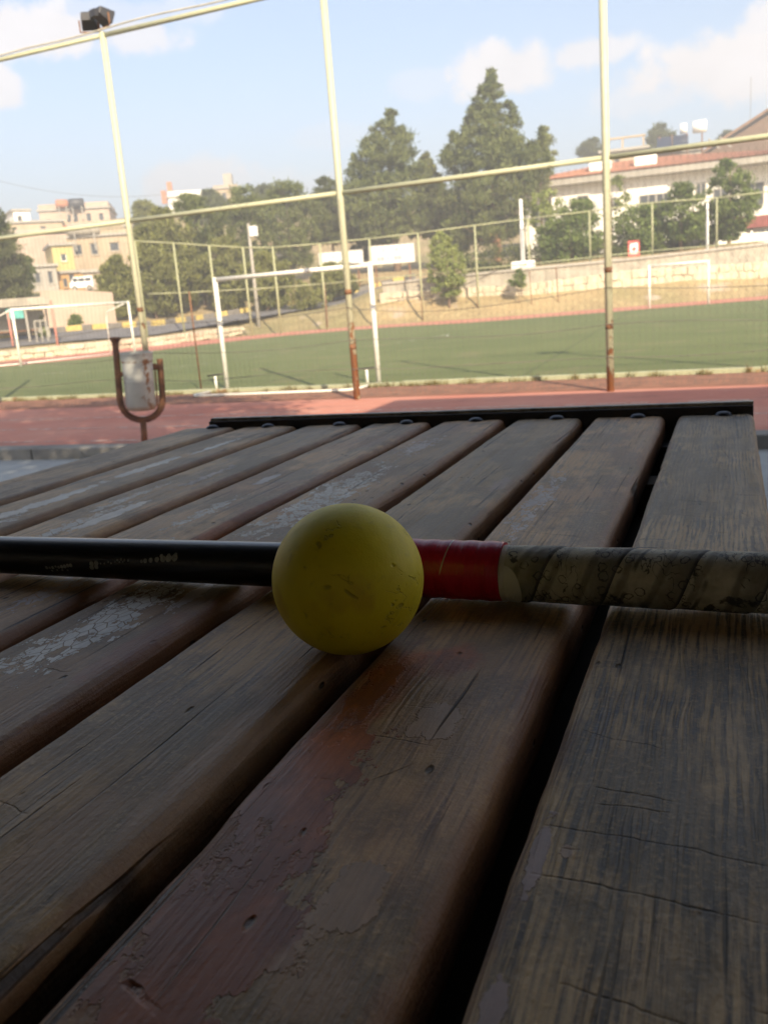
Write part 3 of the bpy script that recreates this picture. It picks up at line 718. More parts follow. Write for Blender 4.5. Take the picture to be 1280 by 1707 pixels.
# sagging tension wires
for k, (zz, sag) in enumerate(((.32, .02), (.62, .05), (.95, .07))):
    mb = MB()
    for a, a2 in zip(posts_a[:-1], posts_a[1:]):
        s2 = sag * rnd.uniform(.2, 1.4); bow = rnd.uniform(-.03, .03)
        pts = [fp(a + (a2 - a) * q / 10, -.04, zz - s2 * 4 * (q / 10) * (1 - q / 10) + bow * math.sin(q * .63)) for q in range(11)]
        mb.tube([rel(p, fl) for p in pts], .0032, 5, False)
    mb.build('tension_wire', MT['wire'], fence)
# chain link: zigzag wires of the lower panels
mb = MB(); D = .060; z0, z1 = .04, 2.04; a0, a1 = posts_a[0], posts_a[-1]
V = []; F = []
nst = int((a1 - a0) / D); nz = int((z1 - z0) / D)
ths = .0009
for c in range(nst):
    for s in (0, 1):
        base_i = len(V)
        for j in range(nz + 1):
            off = D * (.5 if (j + s) % 2 else -.0)
            lean = .03 * mnoise.noise(Vector((c * .02, j * .1, 0)))
            pa = fp(a0 + c * D + off * (1 if s else 1), -.042 + lean, z0 + j * D)
            V += [(pa[0] - ths, pa[1], pa[2]), (pa[0] + ths, pa[1], pa[2]), (pa[0], pa[1] - ths * 1.7, pa[2])]
        for j in range(nz):
            k = base_i + j * 3
            F += [(k, k + 1, k + 4, k + 3), (k + 1, k + 2, k + 5, k + 4), (k + 2, k, k + 3, k + 5)]
V = (np.array(V) - np.array(fl)).tolist()
me = bpy.data.meshes.new('wire_mesh'); me.from_pydata(V, [], F); me.update()
o = link('wire_mesh', me, MT['wire'], fence); o['kind'] = 'stuff'
# torn scraps of netting left above the middle rail
mb = MB(); g = random.Random(11)
def scrap(px, py, n, s, dirx=1):
    d = ray(px, py); p = CAM + d * (8.66 / d[1]); pts = []
    for i in range(n):
        pts.append(tuple(p)); p = p + np.array([dirx * s * g.uniform(.3, 1), g.uniform(-.01, .01), s * g.uniform(-.35, .9)])
    mb.tube([rel(q, fl) for q in pts], .0016, 4, False)
for q in ((366, 349, 5, .05), (385, 347, 6, .055), (402, 345, 5, .05), (690, 312, 3, .05), (905, 283, 4, .05)): scrap(*q)
mb.build('torn_netting', MT['wire'], fence)['kind'] = 'stuff'
# cable along the top rail
mb = MB(); pts = []
for i in range(-80, 60): 
    a = i * .1; pts.append(fp(a, -.035, FH + .012 + .016 * math.sin(a * 1.1) + .008 * math.sin(a * 3.7)))
o = mb.tube(pts, .009, 6).build('power_cable', plain('grey_cable', (.42, .40, .33), .7), None, True); tag(o, 'grey power cable looped along the top rail of the boundary fence', 'cable')
# floodlights
def floodlight(a, b, yaw, label):
    e = empty('floodlight', fp(a, b, FH + .02), label, 'floodlight', 'floodlights on the fence top', yaw)
    mb = MB(); P = []
    w, h, d = .092, .072, .082
    # tapered box, mouth tilted down towards the pitch (+Y)
    ring = [(-w, d, -h), (w, d, -h), (w, d, h), (-w, d, h), (-w * .72, -d, -h * .55), (w * .72, -d, -h * .55), (w * .72, -d, h * .55), (-w * .72, -d, h * .55)]
    mb.v = [tuple(Matrix.Rotation(R_(-24), 4, 'X') @ Vector(p) + Vector((0, 0, .135))) for p in ring]
    mb.f = [(0, 1, 2, 3)[::-1], (4, 5, 6, 7), (0, 1, 5, 4), (1, 2, 6, 5), (2, 3, 7, 6), (3, 0, 4, 7)]
    mb.build('housing', MT['lamp_dark'], e, bevel=.012)
    g_ = MB(); g_.v = [tuple(Matrix.Rotation(R_(-24), 4, 'X') @ Vector((x, d + .004, z)) + Vector((0, 0, .135))) for (x, z) in ((-w * .85, -h * .8), (w * .85, -h * .8), (w * .85, h * .8), (-w * .85, h * .8))]; g_.f = [(0, 1, 2, 3)]
    g_.build('lens', MT['glass_dark'], e)
    MB().tube([(-w - .012, 0, .135), (-w - .012, 0, .02), (0, 0, .012), (w + .012, 0, .02), (w + .012, 0, .135)], .009, 6).build('bracket', MT['rust'], e)
    MB().box(-.05, .05, -.13, -.085, .10, .17).build('ballast_box', MT['lamp_dark'], e)
pl = posts_a[2]   # the left post of the picture
floodlight(pl - .17, .02, R_(25), 'dark floodlight left of the post top on the fence')
floodlight(pl + .05, -.02, R_(-20), 'dark floodlight right of the post top on the fence, beside its twin')
floodlight(posts_a[5] - .13, .02, R_(25), 'dark floodlight on the fence post right of the table, turned to the left')
floodlight(posts_a[5] + .12, .0, R_(-20), 'dark floodlight on the fence post right of the table, turned to the right')
# thin rusty pole behind the fence
p0 = ground(336, 651); p1 = at(320, 472, float((p0 - CAM) @ _w))
o = MB().tube([tuple(p0), (p0[0], p0[1], 1.30)], .011, 8).build('rusty_pole', MT['rust'], None, True); tag(o, 'thin rusty pole standing at the curb left of the near goal', 'pole')

# ------------------------------------------------------------------ goals
def goal(p0, p1, h, rad, label, rear, stub=True, bracket=False):
    p0 = Vector((p0[0], p0[1], 0)); p1 = Vector((p1[0], p1[1], 0)); o = empty('football_goal', p0, label, 'goal', 'white football goals')
    ex = (p1 - p0).normalized(); ey = Vector((-ex.y, ex.x, 0)) * (1 if rear > 0 else -1); rr = abs(rear); Wd = (p1 - p0).length
    def q(a, b, z): return tuple(ex * a + ey * b + Vector((0, 0, z)))
    MB().tube([q(0, 0, .0), q(0, 0, h)], rad, 14).build('goal_post', MT['white_paint'], o, True)
    MB().tube([q(Wd, 0, .0), q(Wd, 0, h)], rad, 14).build('goal_post', MT['white_paint'], o, True)
    MB().tube([q(rad * .9, 0, h - rad), q(Wd - rad * .9, 0, h - rad)], rad * .95, 14).build('crossbar', MT['white_paint'], o, True)
    return o, q, Wd, rr
gl, gr_ = ground(380, 650), ground(632, 641)
o, q, Wd, rr = goal(gl, gr_, 1.445, .030, 'near white goal with a ground bar, between the left and middle fence posts', -1)
MB().tube([q(.0, .06, .022), q(-.02, .70, .022), q(.08, .82, .022), q(Wd - .08, .72, .022), q(Wd, .62, .022), q(Wd, .06, .022)], .017, 10).build('ground_bar', MT['white_paint'], o, True)
for a in (-.14, Wd - .13):
    MB().tube([q(a, .05, 0), q(a, .05, .19)], .017, 8).build('support_leg', MT['white_paint'], o, True)
    MB().tube([q(a - .12, .06, .20), q(a + .16, .0, .215)], .010, 8).build('brace', MT['black_metal'], o, True)
MB().tube([q(Wd, 0, 1.42), q(Wd - .27, .05, 1.45), q(Wd - .27, .05, 1.37)], .009, 6).build('net_hook', MT['wire'], o)
fl0, fr0 = ground(36, 611), ground(226, 590)
o, q, Wd, rr = goal(fl0, fr0, 1.55, .036, 'far white goal with slanted rear frame at the left end of the pitch', 1)
for a in (0, Wd):
    MB().tube([q(a, .03, 1.52), q(a, 1.25, 1.30), q(a, 1.35, 1.1), q(a, 1.38, .03)], .020, 8).build('rear_frame', MT['white_paint'], o, True)
MB().tube([q(0, 1.38, .03), q(Wd, 1.38, .03)], .018, 8).build('rear_ground_bar', MT['white_paint'], o, True)
o, q, Wd, rr = goal(ground(1082, 514), ground(1180, 507), 1.45, .040, 'distant white goal in front of the pale stone wall', 1)

# ------------------------------------------------------------------ litter bin
bp = ground(242, 742); bd = float((bp - CAM) @ _w)
binE = empty('litter_bin', tuple(bp), 'rusty U-frame litter bin with a dented white can beside the track', 'litter bin')
binE.rotation_euler = (0, R_(3.5), R_(36)); S1 = bd / 1500
hw = 34 * S1; rf = 5.2 * S1
zb = 42 * S1; zc_ = zb + hw
arc = [(-hw, 0, 172 * S1), (-hw, 0, zc_ + 40 * S1), (-hw, 0, zc_)] + [(-hw * math.cos(R_(a)), 0, zc_ - hw * math.sin(R_(a))) for a in range(15, 180, 15)] + [(hw, 0, zc_), (hw, 0, zc_ + 40 * S1), (hw, 0, 141 * S1)]
MB().tube(arc, rf, 12).build('frame', MT['rust'], binE, True)
MB().lathe([(.0001, 6 * S1), (8.5 * S1, 5.5 * S1), (9.2 * S1, 2 * S1), (6 * S1, -2 * S1), (5.4 * S1, -6 * S1)], 16, (-hw, 0, 172 * S1)).build('cap', MT['rust'], binE, True)
MB().tube([(0, 0, -.03), (0, 0, zb + 2 * S1)], rf, 12).build('stem', MT['rust'], binE, True)
m, t = new_mat('bin_can_paint')
x, y, z = t.sep(t.obj)[0:3]
n = t.noise(t.obj, 14, 5, .65); aa = t.math('ARCTAN2', y, x)
dots = t.voro(t.comb(t.mul(aa, 13.0), t.mul(z, 85.0), 0), 1.0, 'F1', '2D', rand=0.0)
hole = t.mul(t.step(dots, .34, .24), t.mul(t.step(z, .235, .225), t.step(z, .025, .04)))
c = t.mix(t.step(n, .45, .7), (.52, .52, .47), (.42, .42, .37)); rustm = t.step(t.add(n, t.mul(t.step(t.math('ABSOLUTE', t.sub(aa, -1.0)), .5, .0), .15)), .62, .70)
rustm = t.mx(rustm, t.mul(t.step(z, .05, .01), .8)); rustm = t.mx(rustm, t.mul(t.step(t.math('ABSOLUTE', t.sub(z, .385)), .01, .004), t.step(n, .4, .6)))
c = t.mix(rustm, c, (.26, .13, .06)); c = t.mix(hole, c, (.12, .11, .10))
t.put(t.p.inputs['Base Color'], c); t.p.inputs['Roughness'].default_value = .6; t.put(t.p.inputs['Normal'], t.bump(n, .006))
rc = 24.5 * S1; hc = 93 * S1; zc0 = 66 * S1
mb = MB(); mb.lathe([(.001, .0), (rc * .93, .0), (rc * .97, .02), (rc, hc * .83), (rc * 1.03, hc * .835), (rc * 1.05, hc - .012), (rc * 1.07, hc - .008), (rc * 1.07, hc), (rc * 1.03, hc), (rc * .98, hc * .8), (rc * .9, .015), (.001, .015)], 40)
can = mb.build('can', m, binE); auto_smooth(can, 50); can.location = (-1 * S1, 0, zc0 - 6 * S1); can.rotation_euler = (R_(3), R_(-1), 0)
MB().tube([(hw - 1 * S1, 0, 128 * S1), (rc * .82, 0, 128 * S1)], 5 * S1, 8).build('pivot', MT['rust'], binE, True)
MB().box(rc * .98, rc * .98 + .012, -.025, .025, 62 * S1, 134 * S1).build('bracket', MT['rust'], binE)
MB().tube([(-hw + 1 * S1, 0, 118 * S1), (-rc * .95, 0, 118 * S1)], 4 * S1, 8).build('pivot', MT['rust'], binE, True)
#@@PART2@@
# ------------------------------------------------------------------ vegetation builders
def tuft_mesh(name, centers, radii, n_each, size, seed, aspect=.45, up=.0):
    """leaf clumps: n_each small leaf faces round every centre"""
    g = np.random.default_rng(seed); C = np.repeat(centers, n_each, 0); Rr = np.repeat(radii, n_each)
    n = len(C); off = g.normal(size=(n, 3)); ln = np.linalg.norm(off, axis=1, keepdims=True); off = off / ln * (g.random((n, 1)) ** .45)
    off = off * np.where(g.random((n, 1)) < .16, 1.55, 1.0)
    P = C + off * Rr[:, None] * np.array([1, 1, .75])
    d = off + g.normal(size=(n, 3)) * .7 + np.array([0, 0, up]); d /= np.linalg.norm(d, axis=1, keepdims=True)
    s = g.normal(size=(n, 3)); s -= d * (s * d).sum(1, keepdims=True); s /= np.linalg.norm(s, axis=1, keepdims=True)
    L = size * g.uniform(.6, 1.4, (n, 1)); Wd = L * aspect
    V = np.empty((n, 4, 3)); V[:, 0] = P - d * L * .5; V[:, 1] = P + s * Wd * .5 + d * L * .05; V[:, 2] = P + d * L * .5; V[:, 3] = P - s * Wd * .5 + d * L * .05
    me = bpy.data.meshes.new(name); me.vertices.add(n * 4); me.vertices.foreach_set('co', V.ravel().astype(np.float32))
    me.loops.add(n * 4); me.loops.foreach_set('vertex_index', np.arange(n * 4, dtype=np.int32))
    me.polygons.add(n); me.polygons.foreach_set('loop_start', np.arange(0, n * 4, 4, dtype=np.int32))
    me.update(calc_edges=True); return me
tree_seed = [100]
def tree(name, label, cat, base, prof, mat, px_scale, nclump=90, n_each=80, size=.16, trunk_r=.12, group=None, trunkmat=None, bare=0.0, clump=.13, lean=0.0, depthk=.9, limbs=12, up=.2, leaders=0):
    """prof = [(height, left, right)] crown outline in metres about the trunk; leaf clumps fill it with gaps"""
    nclump = int(nclump * (1.55 if mat in (L_PINE, L_PINE2) else 1.9)); clump *= .68; size *= .66; n_each = int(n_each * .95)
    tree_seed[0] += 1; sd_ = tree_seed[0]; g = np.random.default_rng(sd_)
    e = empty(name, base, label, cat, group)
    va = math.atan2(base[1], base[0]) - math.pi / 2; ca, sa = math.cos(va), math.sin(va)
    H = np.array([p[0] for p in prof]); Lf = np.array([p[1] for p in prof]); Rt = np.array([p[2] for p in prof])
    htop = H.max(); wid = (Lf + Rt).max()
    wgt = np.maximum(Lf + Rt, .1); hs = np.interp(g.random(nclump), np.r_[0, np.cumsum((wgt[1:] + wgt[:-1]) * np.diff(H))] / ((wgt[1:] + wgt[:-1]) * np.diff(H)).sum(), H)
    l = np.interp(hs, H, Lf); r = np.interp(hs, H, Rt)
    th = g.random(nclump) * 2 * math.pi; rad = np.sqrt(g.random(nclump)) * .93
    mid = (r - l) / 2; half = (r + l) / 2
    cr = clump * wid * g.uniform(.4, 1.5, nclump) * np.clip(half / (wid * .3), .45, 1)
    x = mid + (half - cr * .55).clip(.02) * rad * np.cos(th); y = half * depthk * rad * np.sin(th)
    for _ in range(leaders):                                   # upright shoots that make the outline ragged
        hh = htop * g.uniform(.30, .80); sd2 = g.choice([-1, 1]); hw_ = np.interp(hh, H, Lf if sd2 < 0 else Rt); q = sd2 * hw_ * g.uniform(.45, .98); yy = g.uniform(-.5, .5) * hw_; ln_ = g.uniform(.04, .09) * htop
        for k in range(5):
            x = np.append(x, q + g.normal() * .05); y = np.append(y, yy + g.normal() * .05); hs = np.append(hs, hh + ln_ * k / 4); cr = np.append(cr, wid * .052 * (1.15 - k * .2))
    C = np.c_[x * ca - y * sa + lean * hs, x * sa + y * ca, hs]
    pine = mat in (L_PINE, L_PINE2, L_DARK)
    me = tuft_mesh('crown', C, cr * (1.12 if pine else 1), n_each, size * (1.55 if pine else 1), sd_, .20 if pine else .45, up); link('crown', me, mat, e)
    mb = MB(); h0 = H.min(); tt = []
    topn = .82 * htop
    for i in range(8):
        f = i / 7; tt.append((lean * topn * f + .03 * math.sin(f * 5 + sd_) * trunk_r * 8, 0, -.5 + (topn + .5) * f))
    mb.tube(tt, [max(.015, trunk_r * (1.15 - f / 7 * .95)) for f in range(8)], 9)
    idx = g.choice(nclump, min(limbs, nclump), False)
    for i in idx:
        c = C[i]; z0 = max(.2, min(c[2] - .25 * (abs(c[0]) + abs(c[1])), topn * .95)); r0 = trunk_r * .34 * (1.1 - z0 / htop)
        mb.tube([(lean * z0, 0, z0), ((c[0] + lean * z0) * .5, c[1] * .5, z0 + (c[2] - z0) * .35), tuple(c)], [max(.012, r0), max(.009, r0 * .7), .007], 5)
    mb.build('trunk', trunkmat or MT['bark'], e, True)
    return e
def tbase(px, py, d):
    p = at(px, py, d); return (float(p[0]), float(p[1]), tz(p[0], p[1]) - .05)
def tree_px(name, label, cat, cx, base_y, d, outline, mat, **kw):
    """outline = [(py, left_px, right_px)] seen in the photograph, turned into metres at depth d"""
    b = tbase(cx, base_y, d); s = d / 1500; zb = b[2]
    prof = []
    for (py, lx, rx) in outline:
        xm = cx - (base_y - py) * .08
        z = at(xm, py, d)[2] - zb; prof.append((max(.05, z), max(.03, (xm - lx) * s), max(.03, (rx - xm) * s)))
    prof.sort()
    return tree(name, label, cat, b, prof, mat, s, **kw)

# ------------------------------------------------------------------ roads, walls and kerbs beyond the pitch
def ribbon(name, L, Rr, mat, lift=.05, n=10):
    mb = MB()
    for (a, b), (c, d) in zip(zip(L[:-1], Rr[:-1]), zip(L[1:], Rr[1:])):
        for i in range(n):
            f0, f1 = i / n, (i + 1) / n
            q = [a + (c - a) * f0, b + (d - b) * f0, b + (d - b) * f1, a + (c - a) * f1]
            mb.poly([(p[0], p[1], p[2] + lift) for p in q])
    o = mb.build(name, mat); return o
near_e = [at(*q) for q in ((-150, 600, 32.5), (0, 585, 32.3), (130, 572, 33.5), (260, 562, 36), (340, 548, 38.5), (480, 524, 41), (560, 512, 42.5), (690, 477, 44.5))]
far_e = [at(*q) for q in ((-150, 582, 36), (0, 569, 36.2), (130, 555, 37.2), (260, 547, 39.2), (340, 536, 41.7), (480, 513, 44.2), (560, 500, 46.2), (690, 466, 47.5))]
asph = plain('asphalt', (.16, .155, .16), .9, .3, 3, space='pos')
o = ribbon('road', near_e, far_e, asph, .10); tag(o, kind='structure')
# black and yellow kerb on the far side of the road
kerb = empty('painted_kerb', tuple(far_e[1]), 'kerb stones painted yellow and black along the far side of the road', 'kerb')
kl = Vector(kerb.location); kb = MB().box(0, .62, 0, .22, -.12, .22).mesh('kerb_stone'); kb2 = kb.copy(); kb.materials.append(MT['kerb_yellow']); kb2.materials.append(MT['kerb_black'])
i = 0
for a, b in zip(far_e[:-1], far_e[1:]):
    d = b - a; L = np.linalg.norm(d[:2]); k = 0.0
    while k < L - .3:
        p = a + d * (k / L); o = bpy.data.objects.new('kerb_stone', kb if i % 2 else kb2); COL.objects.link(o); o.parent = kerb
        o.location = Vector(p) + Vector((0, 0, .10)) - kl; o.rotation_euler = (0, -math.atan2(d[2], L), math.atan2(d[1], d[0])); k += .65; i += 1
# stone shapes shared by the walls
stone_me = []
for s in range(7):
    g = random.Random(40 + s); bm = bmesh.new(); bmesh.ops.create_cube(bm, size=1)
    for v in bm.verts: v.co += Vector((g.uniform(-.09, .09), g.uniform(-.12, .06), g.uniform(-.10, .10)))
    bmesh.ops.bevel(bm, geom=bm.edges[:], offset=.10, segments=1, affect='EDGES')
    me = bpy.data.meshes.new('stone'); bm.to_mesh(me); bm.free(); me.materials.append(MT['stone']); stone_me.append(me)
def stone_courses(e, bot, top, ncourse, wlen, depth=.35):
    loc = Vector(e.location); g = random.Random(5)
    for (b0, t0), (b1, t1) in zip(zip(bot[:-1], top[:-1]), zip(bot[1:], top[1:])):
        L = np.linalg.norm((b1 - b0)[:2]); ang = math.atan2((b1 - b0)[1], (b1 - b0)[0])
        for c in range(ncourse):
            k = g.uniform(-.2, 0)
            while k < L - .05:
                w = wlen * g.uniform(.65, 1.35); f = min(1, max(0, (k + w / 2) / L)); B = b0 + (b1 - b0) * f; T = t0 + (t1 - t0) * f; hc_ = (T[2] - B[2]) / ncourse
                o = bpy.data.objects.new('stone', g.choice(stone_me)); COL.objects.link(o); o.parent = e
                o.location = Vector((B[0], B[1], B[2] + hc_ * (c + .5))) - loc; o.rotation_euler = (g.uniform(-.04, .04), g.uniform(-.05, .05), ang)
                o.scale = (w * 1.02, depth * g.uniform(.85, 1.15), hc_ * g.uniform(.95, 1.12)); k += w
wallpts = [(640, 511, 489, 471, 38.6), (760, 505, 481, 458, 37.9), (880, 499, 473, 446, 37.2), (1060, 484, 451, 429, 36.9), (1280, 470, 437, 404, 37.3), (1420, 462, 428, 394, 37.8)]
wb = []; wt = []; wc = []
for (px, yb, yt, yc, d) in wallpts:
    b = at(px, yb, d); wb.append(np.array([b[0], b[1], b[2] - .15])); zt_ = at(px, yt, d)[2]; zc2 = at(px, yc, d)[2]
    wt.append(np.array([b[0], b[1], zt_])); wc.append(np.array([b[0], b[1], zc2]))
wall = empty('stone_retaining_wall', tuple(wb[2]), 'pale stone retaining wall with a concrete top band behind the pitch', 'wall')
stone_courses(wall, wb, wt, 3, .46)
def band(pts_lo, pts_hi, d0, d1, name, mat, par):
    mb = MB(); n = len(pts_lo); loc = Vector(par.location); rows = []
    for i in range(n):
        a = pts_lo[max(0, i - 1)]; b = pts_lo[min(n - 1, i + 1)]; t_ = (b - a)[:2] / np.linalg.norm((b - a)[:2]); nn = np.array([-t_[1], t_[0], 0])
        rows.append([pts_lo[i] + nn * d0, pts_hi[i] + nn * d0, pts_hi[i] + nn * d1, pts_lo[i] + nn * d1])
    for i in range(n - 1):
        for j in range(4):
            mb.poly([tuple(Vector(p) - loc) for p in (rows[i][j], rows[i + 1][j], rows[i + 1][(j + 1) % 4], rows[i][(j + 1) % 4])])
    for rr in (rows[0], rows[-1]): mb.poly([tuple(Vector(p) - loc) for p in rr])
    return mb.build(name, mat, par)
up_ = np.array([0, 0, .01])
band([p - [0, 0, .6] for p in wb], [p - [0, 0, .02] for p in wt], .06, .8, 'core', MT['concrete'], wall)
band([p for p in wt], [p - [0, 0, .10] for p in wc], .02, .9, 'concrete_band', MT['concrete'], wall)
band([p - [0, 0, .10] for p in wc], wc, -.05, .95, 'coping', MT['plaster_grey'], wall)
o = MB().box(-.45, .45, -.25, .25, -.4, .22).build('concrete_block', MT['plaster_white'], None, bevel=.03); p = at(872, 444, 37.6); o.location = p; o.rotation_euler = (0, 0, -.1)
tag(o, 'pale concrete block on the retaining wall at the foot of the white pole', 'concrete block')
lowb = [at(*q) for q in ((-120, 609, 30), (0, 596, 30.2), (130, 584, 31.3), (260, 571, 33.6), (350, 560, 36), (400, 553, 37.6))]
lowt = [at(*q) for q in ((-120, 596, 30), (0, 586, 30.2), (130, 573, 31.3), (260, 562, 33.6), (350, 550, 36), (400, 545, 37.6))]
lw = empty('low_stone_wall', tuple(lowb[2]), 'low rough stone wall between the red track and the road', 'wall')
stone_courses(lw, [p - [0, 0, .12] for p in lowb], lowt, 2, .42, .4)
# plastered bank wall left, above the road
bankp = [(78, 556, 484, 39.5), (135, 552, 483, 39.8), (196, 545, 487, 40.5)]
bl = [at(a, b, d) - np.array([0, 0, .3]) for (a, b, c, d) in bankp]; bh = [at(a, c, d) for (a, b, c, d) in bankp]
bw = empty('bank_wall', tuple(bl[0]), 'pinkish rendered bank wall above the yellow and black kerb', 'wall')
band([p for p in bl], [np.array([q[0], q[1], r[2]]) for q, r in zip(bl, bh)], 0, 1.6, 'render', MT['plaster_pink'], bw)

# ------------------------------------------------------------------ far fence
ff = empty('far_fence', tuple(at(700, 528, 36.3)), 'far pale green pipe fence behind the pitch', 'fence'); fl2 = Vector(ff.location)
fposts = [(-70, 520, 34), (231, 404, 538, 35), (294, 407, 532, 35.3), (352, 411, 527, 35.6), (407, 414, 520, 35.9), (456, 414, 522, 36.1), (533, 408, 522, 36.3), (614, 400, 526, 36.4), (693, 391, 528, 36.5), (785, 379, 534, 36.6)]
tops = []; mids = []
for f in fposts[1:]:
    px, yt, yb, d = f; b = ground(px + (yb - yt) * .09, yb) if False else at(px + (yb - yt) * .09, yb, d); zt2 = at(px, yt, d)[2]; zg = min(b[2], tz(b[0], b[1])) - .2
    MB().tube([rel((b[0], b[1], zg), fl2), rel((b[0], b[1], zt2), fl2)], .040, 8).build('post', MT['far_green'], ff, True)
    tops.append((b[0], b[1], zt2)); mids.append((b[0], b[1], 0))
for (px, yt, yb, d) in ((876, 366, 446, 37.4), (977, 354, 436, 37.3), (1080, 340, 428, 37.4), (1187, 332, 413, 37.6), (1300, 318, 403, 37.9)):
    b = at(px + (yb - yt) * .08, yb, d); zt2 = at(px, yt, d)[2]
    MB().tube([rel((b[0], b[1], b[2] - .1), fl2), rel((b[0], b[1], zt2), fl2)], .040, 8).build('post', MT['far_green'], ff, True); tops.append((b[0], b[1], zt2))
for p, q in zip(tops[:-1], tops[1:]): MB().tube([rel(p, fl2), rel(q, fl2)], .026, 8).build('rail', MT['far_green'], ff, True)
midpx = [(246, 490, 35), (304, 488, 35.3), (361, 485, 35.6), (414, 482, 35.9), (464, 479, 36.1), (541, 473, 36.3), (624, 465, 36.4), (700, 458, 36.5), (791, 448, 36.6), (882, 440, 37.3), (984, 429, 37.2), (1087, 418, 37.3), (1193, 409, 37.5), (1300, 399, 37.8)]
for p, q in zip(midpx[:-1], midpx[1:]): MB().tube([rel(tuple(at(*p)), fl2), rel(tuple(at(*q)), fl2)], .022, 8).build('rail', MT['far_green'], ff, True)
for px, yt, yb, d in ((541, 473, 545, 36.1), (700, 458, 536, 36.3), (793, 450, 537, 36.4), (926, 445, 520, 36.0), (882, 452, 520, 36.1)):
    MB().tube([rel(tuple(at(px, yt, d)), fl2), rel(tuple(at(px + 5, yb, d)), fl2)], .022, 6).build('stay', MT['rust'], ff, True)

# light poles
def pole_px(name, px, yt, yb, d, rad, mat, label, box=None, arm=None):
    b = at(px + (yb - yt) * .09, yb, d); zt2 = at(px, yt, d)[2]; zg = min(b[2], tz(b[0], b[1])) - .2
    e = empty(name, (b[0], b[1], zg), label, 'pole')
    MB().tube([(0, 0, 0), (0, 0, (zt2 - zg) * .5), (0, 0, zt2 - zg)], [rad * 1.2, rad, rad * .75], 10).build('shaft', mat, e, True)
    if box: MB().box(rad, rad + box[0], -.12, .12, zt2 - zg - box[2], zt2 - zg - box[2] + box[1]).build('lamp_box', MT['tank_white'], e, bevel=.03)
    if arm: MB().tube([(-.25, 0, arm), (.25, 0, arm)], .03, 6).build('cross_arm', mat, e, True)
pole_px('light_pole', 416, 375, 497, 39, .075, MT['plaster_grey'], 'pale light pole with a white lamp box among the pines', (.30, .42, .55), 1.8)
pole_px('concrete_pole', 862, 335, 444, 38.0, .085, MT['plaster_white'], 'slim white concrete pole on the retaining wall in front of the tallest pine', None, .6)
pole_px('concrete_pole', 1171, 340, 418, 38.3, .06, MT['plaster_white'], 'short white pole on the retaining wall by the leafy trees', None, None)

# ------------------------------------------------------------------ billboards and signs
m, t = new_mat('printed_board')
x, y, z = t.sep(t.obj)[0:3]
ln = t.mul(t.step(t.math('ABSOLUTE', t.sub(t.math('FRACT', t.mul(z, 2.4)), .5)), .30, .22), t.step(t.noise(t.comb(t.mul(x, 2.2), t.math('FLOOR', t.mul(z, 2.4)), 0), 2.6, 3, .7), .47, .55))
ln = t.mul(ln, t.step(t.math('ABSOLUTE', x), .95, .85))
t.put(t.p.inputs['Base Color'], t.mix(t.mul(ln, .75), (.64, .63, .60), (.20, .19, .24))); t.p.inputs['Roughness'].default_value = .6
def billboard(px0, px1, yt, yb, d, label):
    cx = (px0 + px1) / 2; s = d / 1500; w = (px1 - px0) * s; h = (yb - yt) * s; c = at(cx, (yt + yb) / 2, d); zg = tz(c[0], c[1]) - .1
    az = math.atan2(c[1], c[0]) - math.pi / 2
    e = empty('billboard', (c[0], c[1], zg), label, 'billboard', None, az + .02)
    zc3 = c[2] - zg
    o = MB().box(-w / 2, w / 2, -.03, .03, -h / 2, h / 2).build('board', m, e); o.location = (0, 0, zc3)
    f = .04
    for q in ((-w / 2 - f, w / 2 + f, h / 2, h / 2 + f), (-w / 2 - f, w / 2 + f, -h / 2 - f, -h / 2), (-w / 2 - f, -w / 2, -h / 2, h / 2), (w / 2, w / 2 + f, -h / 2, h / 2)):
        o = MB().box(q[0], q[1], -.045, .04, q[2], q[3]).build('frame', MT['plaster_grey'], e); o.location = (0, 0, zc3)
    for xx in (-w * .38, w * .38): MB().box(xx - .04, xx + .04, .05, .13, 0, zc3 + h * .4).build('leg', MT['rust'], e)
billboard(533, 605, 420, 448, 47, 'white billboard with faint print, behind the middle fence post')
billboard(616, 690, 409, 438, 46.4, 'white billboard with faint print, left of the young pale green tree')
c = at(1056, 414, 39.6); zg = tz(c[0], c[1])
e = empty('warning_sign', (c[0], c[1], zg), 'small red sign with a white panel hanging on the fence by the dark hedge', 'sign', None, math.atan2(c[1], c[0]) - math.pi / 2)
rm = plain('red_sign_paint', (.60, .10, .08), .5, .1, 3)
for nm, mt_, q in (('board', rm, (-.25, .25, -.012, .012, -.33, .33)), ('panel', MT['tank_white'], (-.17, .17, -.018, -.0125, -.24, .24)), ('mark', rm, (-.05, .10, -.022, -.0185, -.10, .06))):
    mb = MB(); mb.box(*q); o = mb.build(nm, mt_, e); o.location = (0, 0, c[2] - zg)
    if nm == 'mark': o.rotation_euler = (0, .6, 0)
for xx in (-.2, .2): MB().tube([(xx, .03, 0), (xx, .03, c[2] - zg + .3)], .015, 6).build('post', MT['far_green'], e)

